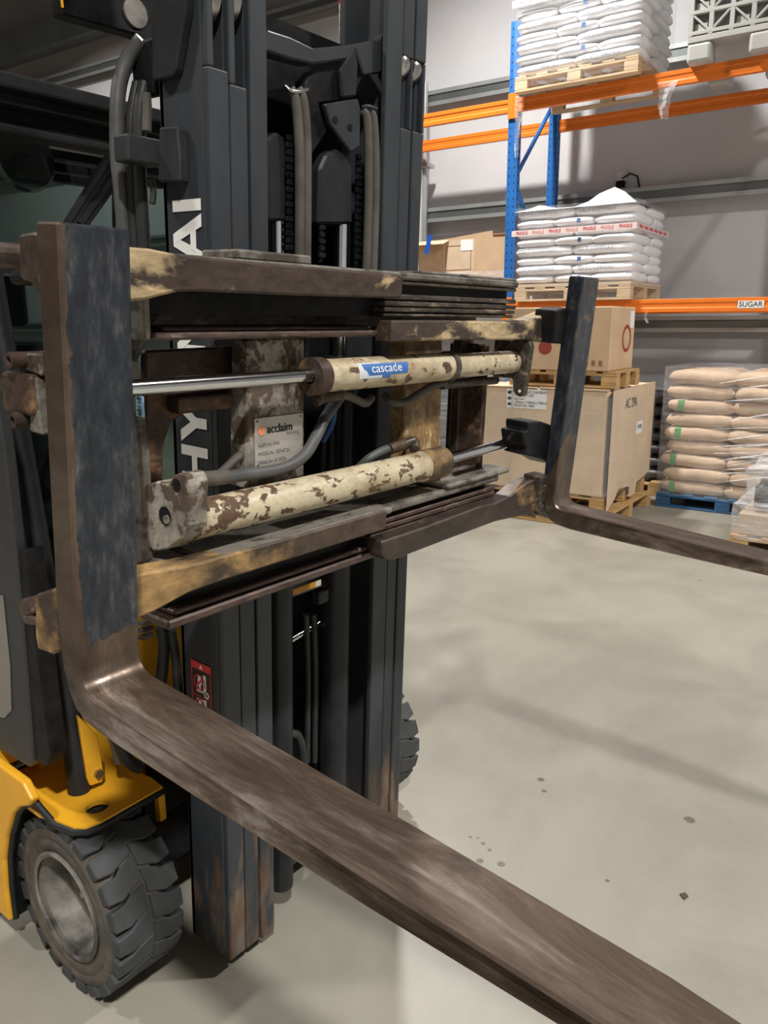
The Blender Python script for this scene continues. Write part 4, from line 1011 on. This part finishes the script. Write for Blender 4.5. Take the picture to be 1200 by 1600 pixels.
# end bracket with eye on the right
def px_poly(X, pts): return [tuple(at(MM, 0, X, *p)[1:]) for p in pts]
eb = mo('end_bracket', MB().prism([(-CV-.052, CW+.058), (-CV-.058, CW+.045), (-CV-.050, CW-.05), (-CV-.046, CW-.088), (-CV-.030, CW-.095), (-CV-.012, CW-.085), (-CV-.005, CW-.045), (-CV+.06, CW-.045), (-CV+.06, CW+.062)], cxb-.004, cxb+.016, 'x'), M['rail'], cu, bevel=.004)
mo('bolt_hole', MB().lathe([(0, .0001), (0, .0045), (.021, .0045), (.021, .0001)], (cxb-.0055, -CV-.032, CW-.078), 'x', 12), M['white_ink'], cu)
# ---- lower cylinder
LW, LR = 1.377, .0355
lxa, lxb = .848, pm(688, 730, CV).x
cl_ = mo('lower_cylinder', MB().lathe([(lxa, .001), (lxa, LR), (lxb-.09, LR), (lxb-.088, LR+.003), (lxb, LR+.003), (lxb, .014)], (0, -CV, LW), 'x', 40), M['cream_low'], smooth=True)
mo('gland', MB().lathe([(lxb-.085, LR-.002), (lxb-.085, LR+.0045), (lxb+.002, LR+.0045), (lxb+.002, .014)], (0, -CV, LW), 'x', 40), M['arm_ochre'], cl_, smooth=True)
mo('piston_rod', MB().tube([(lxb-.01, -CV, LW+.002), (2.075, -CV-.0, LW+.012)], .0142, 28), M['chrome'], cl_, smooth=True)
ex0 = .800
ebl = mo('end_cap', MB().prism(px_poly(ex0, [(224, 758), (245, 752), (263, 757), (270, 743), (280, 739), (292, 742), (296, 760), (294, 790), (293, 822), (284, 842), (262, 858), (240, 862), (226, 850)]), ex0, ex0+.042, 'x'), M['plate'], cl_, bevel=.003, seg=1, ang=45)
for (px, py, r) in ((276, 758, .011), (258, 806, .0165)):
    c = at(MM, 0, ex0, px, py)
    mo('port_hole', MB().lathe([(-.0008, .0001), (-.0008, r), (.004, r), (.004, .0001)], (ex0, c.y, c.z), 'x', 20), M['black'], cl_)
c = at(MM, 0, ex0-.002, 260, 812); mo('port_plug', MB().lathe([(-.003, .0001), (-.003, .0075), (.002, .009), (.002, .0001)], (ex0-.001, c.y, c.z), 'x', 8), M['plate'], cl_)
# ---- carriage hoses
hose_m([(300, 752, .27), (330, 748, .255), (380, 742, .235), (440, 732, .232), (475, 712, .235), (495, 680, .23), (510, 650, .21), (535, 615, .18)], .0125, 'hose')
hose_m([(300, 750, .268), (322, 748.5, .258), (352, 745, .246)], .0145, 'hose_grey', name='hose_ferrule')
hose_m([(330, 752, .2), (352, 733, .2), (375, 712, .19), (395, 705, .15)], .009, 'hose_grey')
hose_m([(497, 622, .24), (520, 617, .24), (545, 619, .24), (570, 630, .23), (580, 622, .21)], .0095, 'hose_grey')
hose_m([(492, 628, .235), (510, 620, .24), (532, 618, .24)], .012, 'rust', name='hose_ferrule')
hose_m([(603, 618, .20), (612, 628, .225), (632, 629, .235), (655, 615, .24), (672, 605, .235), (695, 598, .225)], .0095, 'hose_grey')
hose_m([(690, 602, .22), (740, 597, .225), (775, 594, .23)], .0115, 'rail', name='hose_ferrule')
hose_m([(560, 732, .18), (575, 718, .2), (595, 706, .215), (612, 700, .225), (632, 695, .23)], .011, 'hose')
hose_m([(608, 702, .226), (632, 694, .231)], .0135, 'rust', name='hose_ferrule')
hose_m([(630, 695, .231), (646, 690, .235), (648, 702, .25)], .0135, 'rail', name='hose_elbow')
hose_m([(505, 690, .06), (520, 660, .08), (525, 620, .09)], .006, 'blue_ink', name='cable')
for px in (508, 520, 541):
    hose_m([(px, 600, -.02), (px-2, 660, -.02), (px-4, 740, -.02)], .007, 'hose_dark')
# left hoses beside the guide
hose_m([(206, 540, .12), (215, 520, .14), (228, 502, .15), (240, 490, .14)], .011, 'hose_grey')
hose_m([(206, 560, .10), (214, 540, .12), (230, 515, .13), (240, 505, .13)], .011, 'hose')
# ---- forks
def fork(x0, x1, th):
    prof = []
    R = .032
    prof.append((0, 1.836)); 
    for k in range(7):           # inner heel radius
        a = math.pi/2*k/6; prof.append((-R+R*math.cos(a), 1.179+R-R*math.sin(a)))
    prof += [(-.25, 1.179), (-.55, 1.1785), (-.85, 1.178), (-1.06, 1.176), (-1.075, 1.168), (-1.06, 1.162), (-.85, 1.150), (-.55, 1.139), (-.25, 1.130), (-.06, 1.127), (-.015, 1.131)]
    for (y, z) in ((.012, 1.142), (.030, 1.165), (.043, 1.20), (.050, 1.25), (.053, 1.32)): prof.append((y*th/.053, z))
    prof.append((th, 1.836))
    me, c = MB().prism(prof, x0, x1, 'x').mesh('fork', .0035, True, 1, True, 35)
    me.set_sharp_from_angle(angle=math.radians(24))
    for v in me.vertices:
        y = v.co.y+c.y
        if y < -.8: v.co.x *= 1-.45*min(1, (-.8-y)/.27)
    return me, c
def fork_mat(painted_sides=False):
    m, nt, b = new_mat('fork_steel')
    v = coords(nt); tc = nt.nodes.new('ShaderNodeTexCoord'); sep = nt.nodes.new('ShaderNodeSeparateXYZ'); nt.links.new(tc.outputs['Object'], sep.inputs[0])
    st_ = coords(nt, (2.6, .45, 1)); n1 = noise(nt, 22, 9, .68, v, .4); n2 = noise(nt, 55, 8, .68, coords(nt, (1, 1, .35))); n3 = noise(nt, 7, 10, .72, st_, .5); n4 = noise(nt, 9, 8, .65, coords(nt, (1, 1, .6)), .5)
    paint = ramp(nt, n2, [(.32, (.010, .013, .020)), (.52, (.026, .031, .040)), (.62, (.055, .058, .064)), (.74, (.13, .125, .12))])
    rust = ramp(nt, n3, [(.28, (.045, .030, .023)), (.5, (.115, .080, .058)), (.72, (.20, .155, .12))])
    bare = ramp(nt, n3, [(.34, (.036, .025, .019)), (.47, (.105, .075, .057)), (.56, (.20, .155, .125)), (.68, (.46, .41, .37))])
    # wear: paint survives on the middle of the shank face, gone at its foot, edges and on the blade
    def rng(sock, lo, hi):
        mr = nt.nodes.new('ShaderNodeMapRange'); mr.inputs['From Min'].default_value = lo; mr.inputs['From Max'].default_value = hi; nt.links.new(sock, mr.inputs['Value']); return mr.outputs[0]
    def math_(op, a_, b_):
        mm = nt.nodes.new('ShaderNodeMath'); mm.operation = op
        for k, q in ((0, a_), (1, b_)):
            if hasattr(q, 'is_linked'): nt.links.new(q, mm.inputs[k])
            else: mm.inputs[k].default_value = q
        return mm.outputs[0]
    hz = rng(sep.outputs['Z'], -.26, -.19)                # height above heel (object centre is mid-height)
    xa = math_('ABSOLUTE', sep.outputs['X'], 0.0); ed = rng(xa, .056, .050)
    front = rng(sep.outputs['Y'], .530, .512)
    keep = math_('MULTIPLY', math_('MULTIPLY', hz, front), rng(ed, -1.0, 1.0))
    keep = math_('MULTIPLY', keep, rng(sep.outputs['X'], -.052, -.036))
    if painted_sides: keep = math_('MULTIPLY', hz, .82)
    k2 = math_('ADD', keep, math_('MULTIPLY', math_('SUBTRACT', n1, .5), 1.5))
    k2 = math_('SUBTRACT', k2, math_('MULTIPLY', rng(n4, .54, .66), .60))
    pf_ = ramp(nt, k2, [(.42, 0.0), (.52, 1.0)])
    blade = rng(sep.outputs['Z'], -.285, -.31)
    c = mix(nt, blade, rust, bare); c = mix(nt, pf_, c, paint)
    nt.links.new(c, b.inputs['Base Color'])
    mt = mix(nt, pf_, (.62, .62, .62), (.25, .25, .25)); nt.links.new(mt, b.inputs['Metallic'])
    nt.links.new(ramp(nt, n3, [(.35, .46), (.65, .22)]), b.inputs['Roughness'])
    bump(nt, b, n1, .3, .002)
    return m
M['fork'] = fork_mat(); M['fork_far'] = fork_mat(True)
forks = []
for x0, x1, th in ((.563, .669, .053), (2.092, 2.197, .044)):
    me, c = fork(x0, x1, th); me.materials.append(M['fork' if x0 < 1 else 'fork_far'])
    o = bpy.data.objects.new('fork', me); forks.append(place(o, FM @ Matrix.Translation(c), fl))
NF, FF = forks
# brackets behind the near fork, seen past its side
def fside(X, pts): return [tuple(at(FM, 0, X, *p)[1:]) for p in pts]
X = .567
fo('fork_hook', MB().prism(fside(X, [(28, 366), (50, 362), (70, 366), (70, 458), (58, 462), (44, 440), (30, 436)]), X, X+.09, 'x'), M['arm'], NF, bevel=.004)
fo('hook_shaft', MB().tube([(.60, at(FM, 0, X, 14, 400).y, at(FM, 0, X, 14, 400).z), (.60, .35, at(FM, 0, X, 14, 400).z)], .018, 14), M['rust'], NF)
fo('grease_clot', MB().prism(fside(X, [(0, 420), (28, 418), (32, 440), (0, 446)]), X+.01, X+.07, 'x'), M['black'], NF, bevel=.01, seg=2)
fo('rod_anchor', MB().prism(fside(X-.012, [(0, 580), (44, 586), (50, 640), (46, 652), (2, 642)]), X-.012, X+.06, 'x'), M['rust'], NF, bevel=.006, seg=2)
fo('anchor_plate', MB().prism(fside(X, [(50, 588), (60, 590), (66, 660), (70, 680), (50, 674), (50, 656)]), X-.004, X+.07, 'x'), M['greyplate'], NF, bevel=.003)
fo('anchor_plate', MB().prism(fside(X, [(20, 550), (64, 553), (64, 588), (56, 586), (20, 574)]), X, X+.05, 'x'), M['rail'], NF, bevel=.003)
for px, py in ((15, 563), (21, 657)):
    c = at(FM, 0, X-.02, px, py)
    fo('anchor_sleeve', MB().lathe([(-.012, .006), (-.012, .0115), (.05, .0115), (.05, .006), (-.012, .006)], (X-.01, c.y, c.z), 'x', 18), M['rust'], NF, smooth=True)
fo('fork_hook', MB().prism(fside(X, [(58, 928), (88, 918), (92, 1018), (84, 1022), (62, 1014), (58, 990)]), X-.004, X+.09, 'x'), M['arm_ochre'], NF, bevel=.004)
fo('lower_hook', MB().prism(fside(X, [(27, 942), (34, 936), (58, 930), (58, 956), (46, 962), (56, 966), (56, 978), (38, 976), (28, 956)]), X, X+.07, 'x'), M['rail_rust'], NF, bevel=.004)
# sockets on the far fork
fo('arm_socket', MB().prism(poly_f(-.03, [(869, 486), (880, 482), (900, 482), (900, 538), (866, 537)]), .0305, .095), M['black'], FF, bevel=.004)
X2 = 2.03
fo('rod_anchor', MB().prism(poly_f(-.045, [(826, 660), (848, 659), (862, 664), (862, 726), (848, 718), (822, 711), (824, 700), (820, 694), (818, 676), (826, 672)]), .046, .12), M['black'], FF, bevel=.004)
fo('arm_socket', MB().prism(poly_f(-.03, [(846, 746), (862, 742), (862, 812), (844, 806)]), .0305, .09), M['rail'], FF, bevel=.004)
# ---- wheels
TR, TY, TW = .243, 1.74, .20
def wheel(xo, sgn, detail=True, ty=TY, tr=TR, tw=TW, name='front_tyre'):
    """xo: outer face, sgn +1 when the truck lies to +x of it"""
    def X(a): return xo+sgn*a
    rc = tr-.020
    prof = [(X(.012), tr*.60), (X(.004), tr*.66), (X(.002), tr*.72), (X(.006), tr*.76), (X(.002), tr*.79), (X(.004), tr*.86), (X(.010), tr*.885), (X(.014), rc-.004), (X(.03), rc), (X(.058), rc), (X(.064), tr-.004), (X(tw-.064), tr-.004), (X(tw-.058), rc), (X(tw-.03), rc), (X(tw-.014), rc-.004), (X(tw-.002), tr*.8), (X(tw-.012), tr*.6)]
    t = wo(name, MB().lathe(prof, (0, ty, tr), 'x', 64), M['rubber_dirt'], smooth=True)
    # tread lugs: bent blocks on both shoulders, worn nearly smooth in the middle
    N = 22
    def lug(poly, r0, r1):
        b = MB(); n = len(poly); pts = []
        for r in (r0, r1):
            for (a, s) in poly:
                th = s/tr
                b.v.append((sgn*(a-tw/2), r*math.sin(th), r*math.cos(th)))
        b.f.append(tuple(range(n))[::-1]); b.f.append(tuple(range(n, 2*n)))
        for i in range(n):
            j = (i+1) % n; b.f.append((i, j, n+j, n+i))
        me, c = b.mesh('tread_lug', .003, False, 1, False); me.materials.append(M['rubber']); return me
    p = 2*math.pi*tr/N
    lo = lug([(.004, .010), (.004, p-.010), (.045, p-.006), (.060, p+.006), (.104, p+.018), (.104, .024), (.062, .012), (.046, .004)], rc-.012, tr)
    li = lug([(tw-.004, .010), (tw-.004, p-.010), (tw-.045, p-.006), (tw-.060, p+.006), (.106, p+.018), (.106, .024), (tw-.062, .012), (tw-.046, .004)], rc-.012, tr)
    ctr = Matrix.Translation((X(tw/2), ty, tr))
    for k in range(N):
        inst('tread_lug', lo, t, ctr @ Matrix.Rotation(2*math.pi*k/N, 4, 'X'))
        inst('tread_lug', li, t, ctr @ Matrix.Rotation(2*math.pi*(k+.5)/N, 4, 'X'))
    rr_ = tr*.6
    rim = wo('wheel_rim', MB().lathe([(X(.004), rr_-.012), (X(.0), rr_-.004), (X(.004), rr_+.003), (X(.012), rr_+.001), (X(.02), rr_-.012), (X(.09), rr_-.022), (X(.10), rr_-.05), (X(.105), .055), (X(.085), .045), (X(.08), .0005)], (0, ty, tr), 'x', 48), M['rim'], smooth=True)
    for k in range(6):
        a = 2*math.pi*k/6+.4; c = (0, ty+.075*math.cos(a), tr+.075*math.sin(a))
        wo('wheel_nut', MB().lathe([(X(.083), .0005), (X(.083), .010), (X(.104), .011), (X(.104), .0005)], c, 'x', 6), M['steel'], rim)
    wo('valve_stem', MB().tube([(X(.10), ty-.09, tr-.03), (X(.06), ty-.095, tr-.035)], .006, 8), M['plate'], rim)
    return t
wheel(.85, 1); wheel(2.085, -1)
wheel(.98, 1, ty=3.55, tr=.215, tw=.17, name='rear_tyre'); wheel(2.0, -1, ty=3.55, tr=.215, tw=.17, name='rear_tyre')
# ---- fender plate with lifting hole over the near wheel
FZ = .505
fp = [(.862, 1.665), (.880, 1.640), (.915, 1.632), (1.105, 1.640), (1.112, 1.70), (1.10, 1.80), (1.10, 2.02), (.838, 2.02), (.838, 1.79), (.850, 1.73)]
def fender():
    me_o = None
    hx, hy, hr = .945, 1.695, .030
    # ring of quads between outline and hole, top and bottom
    bm = bmesh.new()
    outer = [bm.verts.new((x, y, 0)) for x, y in fp]; n = 20
    hole = [bm.verts.new((hx+hr*math.cos(2*math.pi*k/n), hy+hr*.9*math.sin(2*math.pi*k/n), 0)) for k in range(n)]
    es = [bm.edges.new((outer[i], outer[(i+1) % len(outer)])) for i in range(len(outer))]+[bm.edges.new((hole[i], hole[(i+1) % n])) for i in range(n)]
    bmesh.ops.triangle_fill(bm, edges=es, use_beauty=True)
    kill = [f for f in bm.faces if math.hypot(f.calc_center_median().x-hx, f.calc_center_median().y-hy) < hr*.8 and all(v in hole for v in f.verts)]
    bmesh.ops.delete(bm, geom=kill, context='FACES')
    r = bmesh.ops.extrude_face_region(bm, geom=bm.faces[:])
    for v in r['geom']:
        if isinstance(v, bmesh.types.BMVert): v.co.z -= .012
    bmesh.ops.recalc_face_normals(bm, faces=bm.faces)
    me = bpy.data.meshes.new('fender_plate'); bm.to_mesh(me); bm.free(); me.materials.append(M['yellow'])
    return me
fpo = inst('fender_plate', fender(), fl, Matrix.Translation((0, 0, FZ)))
# dark rolled edge under the plate and around the wheel arch
edge = [(1.108, 1.640), (.915, 1.632), (.880, 1.640), (.862, 1.665), (.848, 1.73)]
pe = [(x, y, FZ-.014) for x, y in edge]
ARCH = [(1.782, .540), (1.835, .515), (1.878, .475), (1.932, .385), (1.965, .30), (1.978, .20), (1.978, .10)]
pe += [(.832, y, z) for y, z in ARCH]
wo('arch_edge', MB().tube(pe, .009, 8), M['black_paint'], fpo, smooth=True)
wo('side_panel', MB().prism(ARCH+[(3.25, .12), (3.25, .60), (2.3, .615), (1.80, .60), (1.76, .565)], .812, .836, 'x'), M['yellow'], bevel=.006, seg=2)
wo('inner_arch', MB().prism([(y+.004, z) for y, z in ARCH[2:]]+[(2.06, .10), (2.06, .49)], .836, 1.06, 'x'), M['black'])
wo('side_panel', MB().prism([(2.02, FZ), (2.055, .44), (2.06, .20), (2.08, .14), (3.25, .14), (3.25, .60), (2.02, .60)], 2.08, 2.11, 'x'), M['yellow'], bevel=.01, seg=2)
wo('sill', MB().prism([(.814, .602), (.90, .655), (.99, .66), (.99, .56), (.814, .56)], 1.97, 3.25, 'y'), M['yellow'], bevel=.008)
# front cowl, floor and wheel wells
wo('front_cowl', MB().prism([(2.02, .25), (1.97, .55), (1.93, 1.02), (2.0, 1.05), (2.06, 1.05), (2.06, .25)], .95, 2.05, 'x'), M['yellow'], bevel=.01)
wo('front_axle', MB().tube([(1.02, 1.76, .243), (1.92, 1.76, .243)], .07, 14), M['black_paint'], smooth=True)
wo('axle_housing', MB().box(1.28, 1.70, 1.66, 2.0, .14, .40), M['black_paint'], bevel=.02, seg=2)
wo('fender_plate', MB().box(1.88, 2.10, 1.64, 2.02, FZ-.012, FZ), M['yellow'], bevel=.003)
wo('wheel_well', MB().box(1.06, 1.09, 1.66, 2.02, .30, FZ-.012), M['black'])
wo('mast_bracket', MB().prism([(1.64, FZ-.02), (1.64, FZ-.10), (1.75, .36), (2.0, .33), (2.0, FZ-.02)], 1.092, 1.112, 'x'), M['yellow'], bevel=.003)
# yellow stay with bolt
q = [at(I4, 1, 1.76, *p) for p in ((122, 1118), (153, 1150), (163, 1212), (160, 1222), (142, 1228), (138, 1218))]
stay = wo('stay_plate', MB().prism([(p.x, p.z) for p in q], 1.76, 1.772), M['yellow'], bevel=.002)
c = at(I4, 1, 1.758, 154, 1209)
wo('bolt', MB().lathe([(0, .0005), (0, .014), (-.008, .013), (-.008, .0005)], (c.x, 1.76, c.z), 'y', 6), M['steel'], stay)
# tilt hoses and dark hardware between fork and mast
def hose_w(pts, r, mat, name='hose'):
    P = [Vector(p) for p in pts]; Q = []
    for i in range(len(P)-1):
        p0, p1, p2, p3 = P[max(i-1, 0)], P[i], P[i+1], P[min(i+2, len(P)-1)]
        for k in range(6):
            t = k/6; Q.append(.5*((2*p1)+(p2-p0)*t+(2*p0-5*p1+4*p2-p3)*t*t+(3*p1-p0-3*p2+p3)*t**3))
    Q.append(P[-1]); return wo(name, MB().tube(Q, r, 10), M[mat], smooth=True)
def aw(Y, px, py): return tuple(at(I4, 1, Y, px, py))
hose_w([aw(1.66, 252, 980), aw(1.66, 256, 1010), aw(1.66, 252, 1060), aw(1.68, 245, 1110)], .016, 'hose_dark')
hose_w([aw(1.64, 268, 985), aw(1.64, 274, 1020), aw(1.64, 278, 1070), aw(1.66, 280, 1120)], .013, 'hose_dark')
for i in range(3):
    a = aw(1.70, 228, 972+i*11); wo('vent_fin', MB().box(a[0]-.018, a[0]+.02, 1.69, 1.71, a[2]-.006, a[2]+.006), M['greyplate'], bevel=.002)
wo('tilt_cylinder', MB().tube([(1.12, 1.68, .60), (1.12, 2.0, .74)], .035, 16), M['black_paint'], smooth=True)
hose_w([aw(1.72, 175, 1130), aw(1.70, 188, 1165), aw(1.70, 200, 1190), aw(1.70, 218, 1200)], .016, 'hose_dark')
hose_w([aw(1.74, 160, 1120), aw(1.72, 180, 1160), aw(1.72, 186, 1190)], .014, 'hose')
# ---- cab: pillars, roof, windscreen
def bar(pts, w_, d_, mat, name):
    """rectangular section bar through points"""
    mb = MB(); P = [Vector(p) for p in pts]; b = 0
    for i, p in enumerate(P):
        for sx, sy in ((-1, -1), (1, -1), (1, 1), (-1, 1)): mb.v.append((p.x+sx*w_/2, p.y+sy*d_/2, p.z))
    for i in range(len(P)-1):
        for k in range(4):
            k2 = (k+1) % 4; mb.f.append((4*i+k, 4*i+k2, 4*i+4+k2, 4*i+4+k))
    mb.f.append((3, 2, 1, 0)); n = 4*(len(P)-1); mb.f.append((n, n+1, n+2, n+3))
    return wo(name, mb, M[mat], bevel=.006, seg=2)
wo('front_pillar', MB().tube([(.958, 1.80, .50), (.958, 1.80, .62), (.968, 1.875, 1.0), (.990, 2.02, 1.72), (1.0, 2.12, 2.30)], .030, 16), M['black_paint'], smooth=True)
bar([(.925, 1.93, .62), (.935, 1.99, 1.1), (.955, 2.10, 1.75), (.97, 2.18, 2.32)], .03, .05, 'black_paint', 'pillar_seal')
bar([(2.03, 1.80, .5), (2.02, 1.875, 1.0), (2.01, 2.02, 1.72), (2.0, 2.12, 2.30)], .06, .06, 'black_paint', 'front_pillar')
for x in (.95, 2.02): bar([(x, 3.1, .6), (x, 3.05, 1.5), (x, 2.95, 2.3)], .06, .08, 'black_paint', 'rear_pillar')
def roofbeam(px0, py0, px1, py1, Y, d, mat='matt_black'):
    a, b = at(I4, 1, Y, px0, py0), at(I4, 1, Y, px1, py1)
    return wo('roof_beam', MB().box(.93, 2.05, Y, Y+d, b.z, a.z), M[mat], bevel=.008, seg=2)
roofbeam(0, 108, 0, 134, 2.06, .12); roofbeam(0, 138, 0, 160, 2.09, .10); roofbeam(0, 164, 0, 186, 2.13, .06); roofbeam(0, 190, 0, 206, 2.10, .05)
wo('roof_panel', MB().box(.93, 2.05, 2.2, 3.0, 2.27, 2.29), M['matt_black'], bevel=.005)
for i in range(4):
    y = 2.35+i*.18; wo('roof_bar', MB().box(.95, 2.03, y-.02, y+.02, 2.22, 2.27), M['black_paint'], bevel=.004)
gz0, gz1 = 1.06, 2.14
wo('windscreen', MB().prism([(1.93, gz0), (2.105, gz1), (2.111, gz1), (1.936, gz0)], .99, 2.0, 'x'), M['glass'])
wo('windscreen_frame', MB().prism([(1.925, gz0-.03), (1.932, gz0+.01), (1.95, gz0+.01), (1.943, gz0-.03)], .98, 2.02, 'x'), M['black_paint'])
# wiper with parallel arms
for d in (0, .05, .11, .16):
    a, b = at(I4, 1, 1.99, 168+d*160, 248+d*140), at(I4, 1, 1.95, 104+d*190, 352)
    wo('wiper_arm', MB().tube([tuple(a), tuple(b)], .011 if d in (0, .11) else .006, 8), M['matt_black'], smooth=True)
# cab interior
wo('dashboard', MB().prism([(1.98, 1.03), (2.02, 1.16), (2.18, 1.20), (2.26, 1.10), (2.26, .6), (2.1, .6)], 1.0, 2.0, 'x'), M['black_paint'], bevel=.01)
wo('steering_column', MB().tube([(1.42, 2.14, 1.1), (1.42, 2.36, 1.26)], .03, 12), M['black_paint'], smooth=True)
sw = []
for k in range(33):
    a = 2*math.pi*k/32; sw.append((1.42+.17*math.cos(a), 2.37-.10*math.sin(a), 1.27+.14*math.sin(a)))
wo('steering_wheel', MB().tube(sw, .013, 8, False), M['black_paint'], smooth=True)
seat = wo('seat_cushion', MB().box(1.22, 1.74, 2.55, 3.02, .92, 1.06), M['black_paint'], bevel=.04, seg=3)
wo('seat_back', MB().prism([(2.95, 1.04), (3.10, 1.62), (3.02, 1.66), (2.86, 1.06)], 1.24, 1.72, 'x'), M['black_paint'], bevel=.03, seg=3)
wo('head_rest', MB().box(1.36, 1.60, 3.0, 3.10, 1.70, 1.90), M['black_paint'], bevel=.03, seg=3)
c = at(I4, 1, 2.22, 38, 248)
wo('cab_mirror', MB().lathe([(-.012, .0005), (-.012, .08), (0, .088), (.018, .05), (.02, .0005)], tuple(c), 'y', 28), simple('mirror_back', (.22, .24, .23), .2, .7, .1, 5, 0), smooth=True)
wo('hood', MB().box(.93, 2.05, 2.45, 3.3, .55, .90), M['black_paint'], bevel=.03, seg=2)
wo('counterweight', MB().prism([(3.25, .16), (3.25, 1.02), (3.75, 1.0), (3.92, .80), (3.92, .35), (3.80, .16)], .86, 2.08, 'x'), M['yellow'], bevel=.04, seg=3)
# near side door panel, chipped along its edge
def dpx(px, py): 
    p = at(I4, 0, .835, px, py); return (p.y, p.z)
dp_ = [dpx(-60, 480), dpx(-8, 610), dpx(6, 700), dpx(24, 860), dpx(38, 1010), dpx(52, 1190), dpx(46, 1200), dpx(0, 1172), dpx(-70, 1130)]
door = wo('side_door', MB().prism(dp_, .835, .862, 'x'), chipped('door_black', (.030, .031, .033), (.35, .26, .10), .80, 9, .02, (.45, .6), (0, 0), .2), bevel=.004)
win = [dpx(-40, 930), dpx(6, 930), dpx(17, 1040), dpx(19, 1110), dpx(8, 1122), dpx(-40, 1110)]
wo('door_window', MB().prism(win, .832, .8345, 'x'), simple('door_window_grey', (.20, .185, .165), .2, .1, .1, 3, 0), door, bevel=.001)
a = [dpx(52, 1190), dpx(38, 1010), dpx(24, 860), dpx(36, 860), dpx(52, 1000), dpx(76, 1180), dpx(70, 1200)]
wo('door_seal', MB().prism(a, .840, .885, 'x'), M['black'], door, bevel=.004)
# ---- head of mast left: hoses, guide block, work light
hose_m([(222, 62, -.22), (200, 92, -.25), (187, 130, -.26), (183, 180, -.26), (184, 250, -.26), (190, 310, -.26), (194, 380, -.26)], .0165, 'hose')
hose_m([(215, 130, -.24), (206, 180, -.24), (204, 260, -.24), (208, 340, -.24), (214, 430, -.24)], .012, 'hose_dark')
hose_m([(226, 130, -.22), (218, 180, -.22), (218, 260, -.22), (222, 340, -.22), (228, 430, -.22)], .015, 'hose_dark')
hose_m([(228, 145, -.19), (230, 170, -.19), (229, 205, -.19)], .010, 'hose_grey', name='hose_ferrule')
hose_m([(236, 280, -.19), (240, 300, -.19), (238, 318, -.19)], .007, 'hose_dark')
mo('valve_body', mbox(MB(), pm(222, 100, -.22).x, pm(247, 100, -.2).x, -.26, -.18, pm(235, 150, -.2).z, pm(235, 60, -.2).z), M['black'], bevel=.008, seg=2)
a, b = pm(198, 207, -.15), pm(198, 250, -.15)
gb = mo('hose_guide_block', mbox(MB(), a.x, pm(256, 244, -.15).x, -.20, -.15, b.z, a.z), M['mast'], bevel=.005, seg=2)
mo('guide_bracket', MB().prism(px_poly(1.118, [(254, 200), (283, 198), (287, 250), (287, 285), (252, 285)]), 1.108, 1.1325, 'x'), M['mast'], bevel=.004)
a = at(I4, 1, 1.66, 97, 22)
wq = [at(I4, 1, 1.66, *p) for p in ((97, 22), (150, 37), (215, 55), (244, 82), (244, -60), (90, -60))]
wl = wo('work_light', MB().prism([(p.x, p.z) for p in wq], 1.66, 1.70), M['black'], bevel=.004)
wo('reflective_strip', MB().prism([(a.x-.001, a.z+.012), (a.x+.004, a.z+.012), (a.x-.001, a.z+.2), (a.x-.006, a.z+.2)], 1.6575, 1.6595), M['yellow'], wl)
c = at(I4, 1, 1.655, 213, 20)
wo('lens', MB().lathe([(0, .0005), (0, .03), (.03, .035), (.03, .0005)], tuple(c), 'y', 20), M['rim'], wl, smooth=True)
